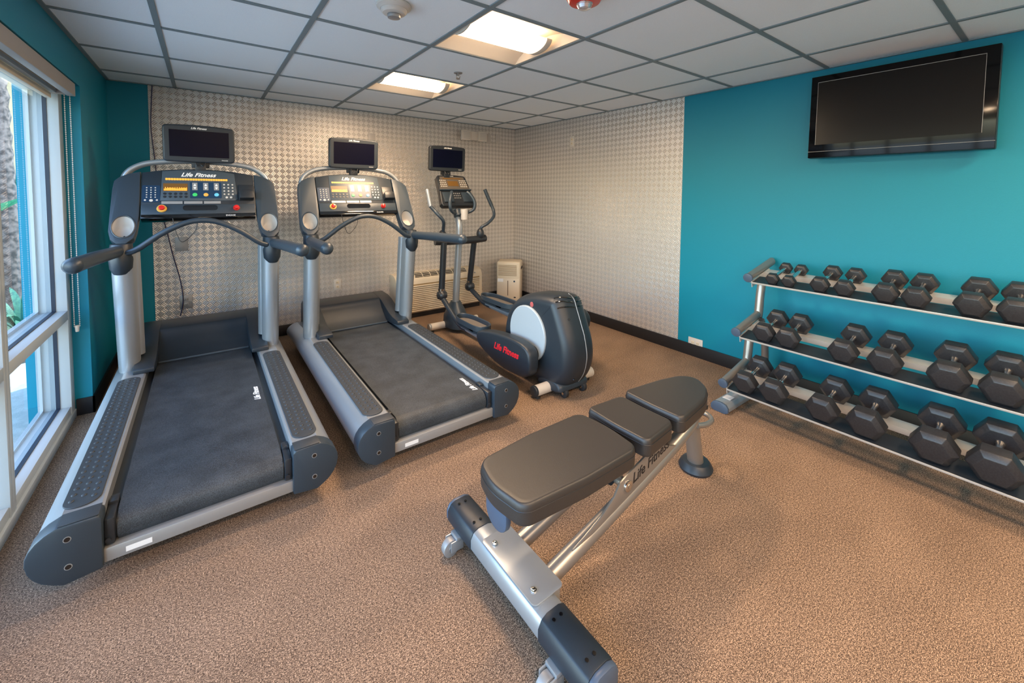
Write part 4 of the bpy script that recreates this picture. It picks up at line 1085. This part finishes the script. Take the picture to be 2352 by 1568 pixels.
def build_dehumidifier():
    ctr = Vector((3.84, .13, 0)); R = Matrix.Translation(ctr) @ Matrix.Rotation(math.radians(-45), 4, 'Z')
    t = thing('dehumidifier', 'cream box dehumidifier turned in the corner beside the air conditioner', 'dehumidifier', ctr)
    hw, hd = .148, .112
    obj('body', MB().box(-hw, hw, -hd, hd, .02, .520, .026, 4, mtx=R), M_['cream'], t, 40)
    lv = MB()
    for k in range(11): lv.box(-hw+.022, hw-.045, -hd-.003, -hd+.001, .345+k*.0125, .350+k*.0125, mtx=R)
    obj('louvres', lv, mat('brown_slots', (.28, .19, .10), .6), t)
    obj('water_tank', MB().box(-hw+.010, hw-.010, -hd-.004, -hd+.01, .03, .312, .004, mtx=R), M_['cream'], t)
    obj('tank_window', MB().box(-.008, .000, -hd-.0055, -hd-.0035, .10, .285, mtx=R), mat('brown_window', (.10, .06, .03), .4), t)
    obj('badge', MB().box(.066, .084, -hd-.006, -hd-.003, .268, .288, mtx=R), M_['navy'], t)
    obj('label', MB().box(-hw+.016, -.062, -hd-.0052, -hd-.0038, .268, .308, mtx=R), M_['paper'], t)
    for xx in (-hw+.04, hw-.04):
        for yy in (-hd+.035, hd-.035):
            p = R @ Vector((xx, yy, 0)); obj('foot', MB().cyl(p, p+Vector((0, 0, .026)), .014, n=14), M_['rubber'], t)
    obj('side_handle', MB().box(hw-.002, hw+.006, -hd+.05, hd-.05, .42, .45, .003, mtx=R), M_['rubber'], t)
build_dehumidifier()

# ceiling devices
t = thing('smoke_detector', 'white round smoke detector on the ceiling left of the large light', 'smoke detector', (1.475, -2.20, H))
obj('base', MB().lathe([(.072, 0), (.076, -.006), (.074, -.014), (.064, -.020), (.060, -.024)], (1.475, -2.20, H+.003), 36), M_['white'], t)
obj('housing', MB().lathe([(.058, -.020), (.056, -.032), (.048, -.040), (.030, -.043)], (1.475, -2.20, H+.003), 36), M_['white'], t)
obj('sensor_cap', MB().lathe([(.029, -.040), (.029, -.043), (.026, -.044), (.026, -.049), (.029, -.050), (.027, -.058), (.015, -.060)], (1.475, -2.20, H+.003), 28), M_['galv'], t)
t = thing('strobe_light', 'round red ceiling strobe with clear lens', 'alarm strobe', (2.055, -2.80, H))
obj('red_housing', MB().lathe([(.078, 0), (.080, -.008), (.076, -.026), (.062, -.046), (.035, -.052)], (2.055, -2.80, H+.003), 36), M_['red'], t)
lens_m = mat('clear_lens', (.75, .72, .72), .08, .6)
ln = obj('lens', MB().lathe([(.030, -.046), (.031, -.058), (.024, -.070), (.010, -.076)], (2.055, -2.80, H+.003), 24), lens_m, t)
obj('flash_tube', MB().lathe([(.034, -.044), (.036, -.050), (.032, -.053)], (2.055, -2.80, H+.003), 24), M_['chrome'], ln)
t = thing('ceiling_sprinkler', 'small brass sprinkler head hanging from the ceiling between the two lights', 'sprinkler', (2.215, -1.455, H))
obj('escutcheon', MB().lathe([(.030, .002), (.029, -.004), (.012, -.006)], (2.215, -1.455, H+.003), 24), M_['galv'], t)
sp = MB().cyl((2.215, -1.455, H-.016), (2.215, -1.455, H+.001), .008, n=12)
sp.tube([(2.203, -1.455, H-.012), (2.200, -1.455, H-.024), (2.212, -1.455, H-.036)], .0028, n=6, sub=4).tube([(2.227, -1.455, H-.012), (2.230, -1.455, H-.024), (2.218, -1.455, H-.036)], .0028, n=6, sub=4)
sp.cyl((2.215, -1.455, H-.040), (2.215, -1.455, H-.036), .014, n=14)
obj('nozzle', sp, M_['steel'], t)

# ------------------------------------------------------------------ outside the windows
struct('pavement', MB().box(-9, -.005, -9, 9, -.20, -.06), M_['pave']).name = 'ground'
tag(obj('planting_bed', MB().prism(smooth_poly([(-1.8, .70), (-.25, .95), (-.12, 1.6), (-.15, 2.56), (-3.2, 2.56), (-3.4, 1.5)], 2), 'z', -.06, -.02, .01), M_['soil']), 'dark soil planting bed outside the window at the foot of the white wall', 'planting bed')
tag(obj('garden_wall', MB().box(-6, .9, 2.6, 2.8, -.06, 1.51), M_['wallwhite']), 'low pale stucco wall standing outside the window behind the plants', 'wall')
tag(obj('neighbouring_building', MB().box(-9, 1.5, 7.2, 8.2, -.06, 6.0, .02).box(-9, 1.6, 7.1, 7.2, 3.3, 3.34), M_['wallcream']), 'sunlit cream building seen through the top of the window', 'building')
t = thing('palm_tree', 'rough grey palm trunk outside the window', 'tree', (-.70, 2.05, -.02))
tk = MB(); rg = []
for k in range(42):
    z = -.02+k*.09; r = .10*(1+.10*((k % 2)*2-1))
    cx_ = -.745-.025*z; rg.append([(cx_+(r+random.uniform(-.012, .012))*math.cos(2*PI*q/16), 2.05+(r+random.uniform(-.012, .012))*math.sin(2*PI*q/16), z) for q in range(16)])
tk.loft(rg); obj('trunk', tk, M_['bark'], t, 60)
def leaf(mb, base, tip, width, sag=.1, n=8, tilt=.5):
    base = Vector(base); tip = Vector(tip); d = (tip-base); side = d.cross(Vector((0, 0, 1))).normalized(); side = (side*math.cos(tilt)+Vector((0, 0, 1))*math.sin(tilt)).normalized(); L = []
    for k in range(n+1):
        u = k/n; p = base+d*u+Vector((0, 0, sag*math.sin(PI*u))); w_ = width*math.sin(PI*min(.999, .12+.88*u))**.7*(1-u*.35)
        up_ = Vector((0, 0, 1)); L.append([p-side*w_, p+up_*(-.25*w_)+up_*.004, p+side*w_, p+up_*(-.25*w_)-up_*.004])
    return mb.loft(L)
fr_ = MB()
for k in range(14):
    a = 2*PI*k/14; leaf(fr_, (-.79, 2.05, 3.7), (-.79+1.3*math.cos(a), 2.05+1.3*math.sin(a), 3.3), .09, .5)
obj('fronds', fr_, M_['leaf'], t, 60)
def agave(name, c, r, h, n, m, label, cat='plant'):
    mb = MB()
    for k in range(n):
        a = 2*PI*k/n*1.618*2; q = .45+.55*((k*7) % n)/n
        leaf(mb, c, (c[0]+r*q*math.cos(a), c[1]+r*q*math.sin(a), c[2]+h*(1.25-q)), .035*r/.4, .10)
    tag(obj(name, mb, m, sharp=60), label, cat, 'plants outside the window')
agave('agave_plant', (-.56, 1.62, -.018), .42, .62, 22, M_['leafd'], 'spiky blue-green leafy plant at the base of the outside wall')
agave('agave_plant', (-.80, 1.25, -.018), .30, .30, 18, M_['leafd'], 'small low leafy plant outside the lower window pane')
bl_ = MB(); leaf(bl_, (-1.15, 1.5, .80), (-.46, 1.5, 1.30), .06, .04, tilt=1.3); leaf(bl_, (-1.15, 1.5, .80), (-1.3, 1.3, 1.55), .08, .05); leaf(bl_, (-1.15, 1.5, -.018), (-1.15, 1.5, .9), .03, .0)
tag(obj('broad_leaf_plant', bl_, M_['leaf'], sharp=60), 'bright green broad blade leaves slanting in front of the palm trunk', 'plant', 'plants outside the window')
vn = MB(); rnd = random.Random(3)
vn.tube([(-.80, 2.57, -.018), (-.78, 2.56, .5), (-.82, 2.57, 1.0), (-.79, 2.56, 1.45)], .012, n=6)
for k in range(60):
    z = rnd.uniform(.1, 1.45); x = -.80+rnd.uniform(-.09, .09); leaf(vn, (-.80, 2.56, z), (x, 2.50, z+rnd.uniform(-.08, .08)), .028, .02, 5)
for k in range(14):
    z = rnd.uniform(.55, .9); x = -.98+rnd.uniform(-.08, .08); leaf(vn, (-.93, 2.57, z), (x-.08, 2.50, z+rnd.uniform(-.08, .08)), .03, .02, 5)
tag(obj('climbing_vine', vn, M_['leafd'], sharp=60), 'dark climbing vine on the outside stucco wall', 'plant', 'plants outside the window')
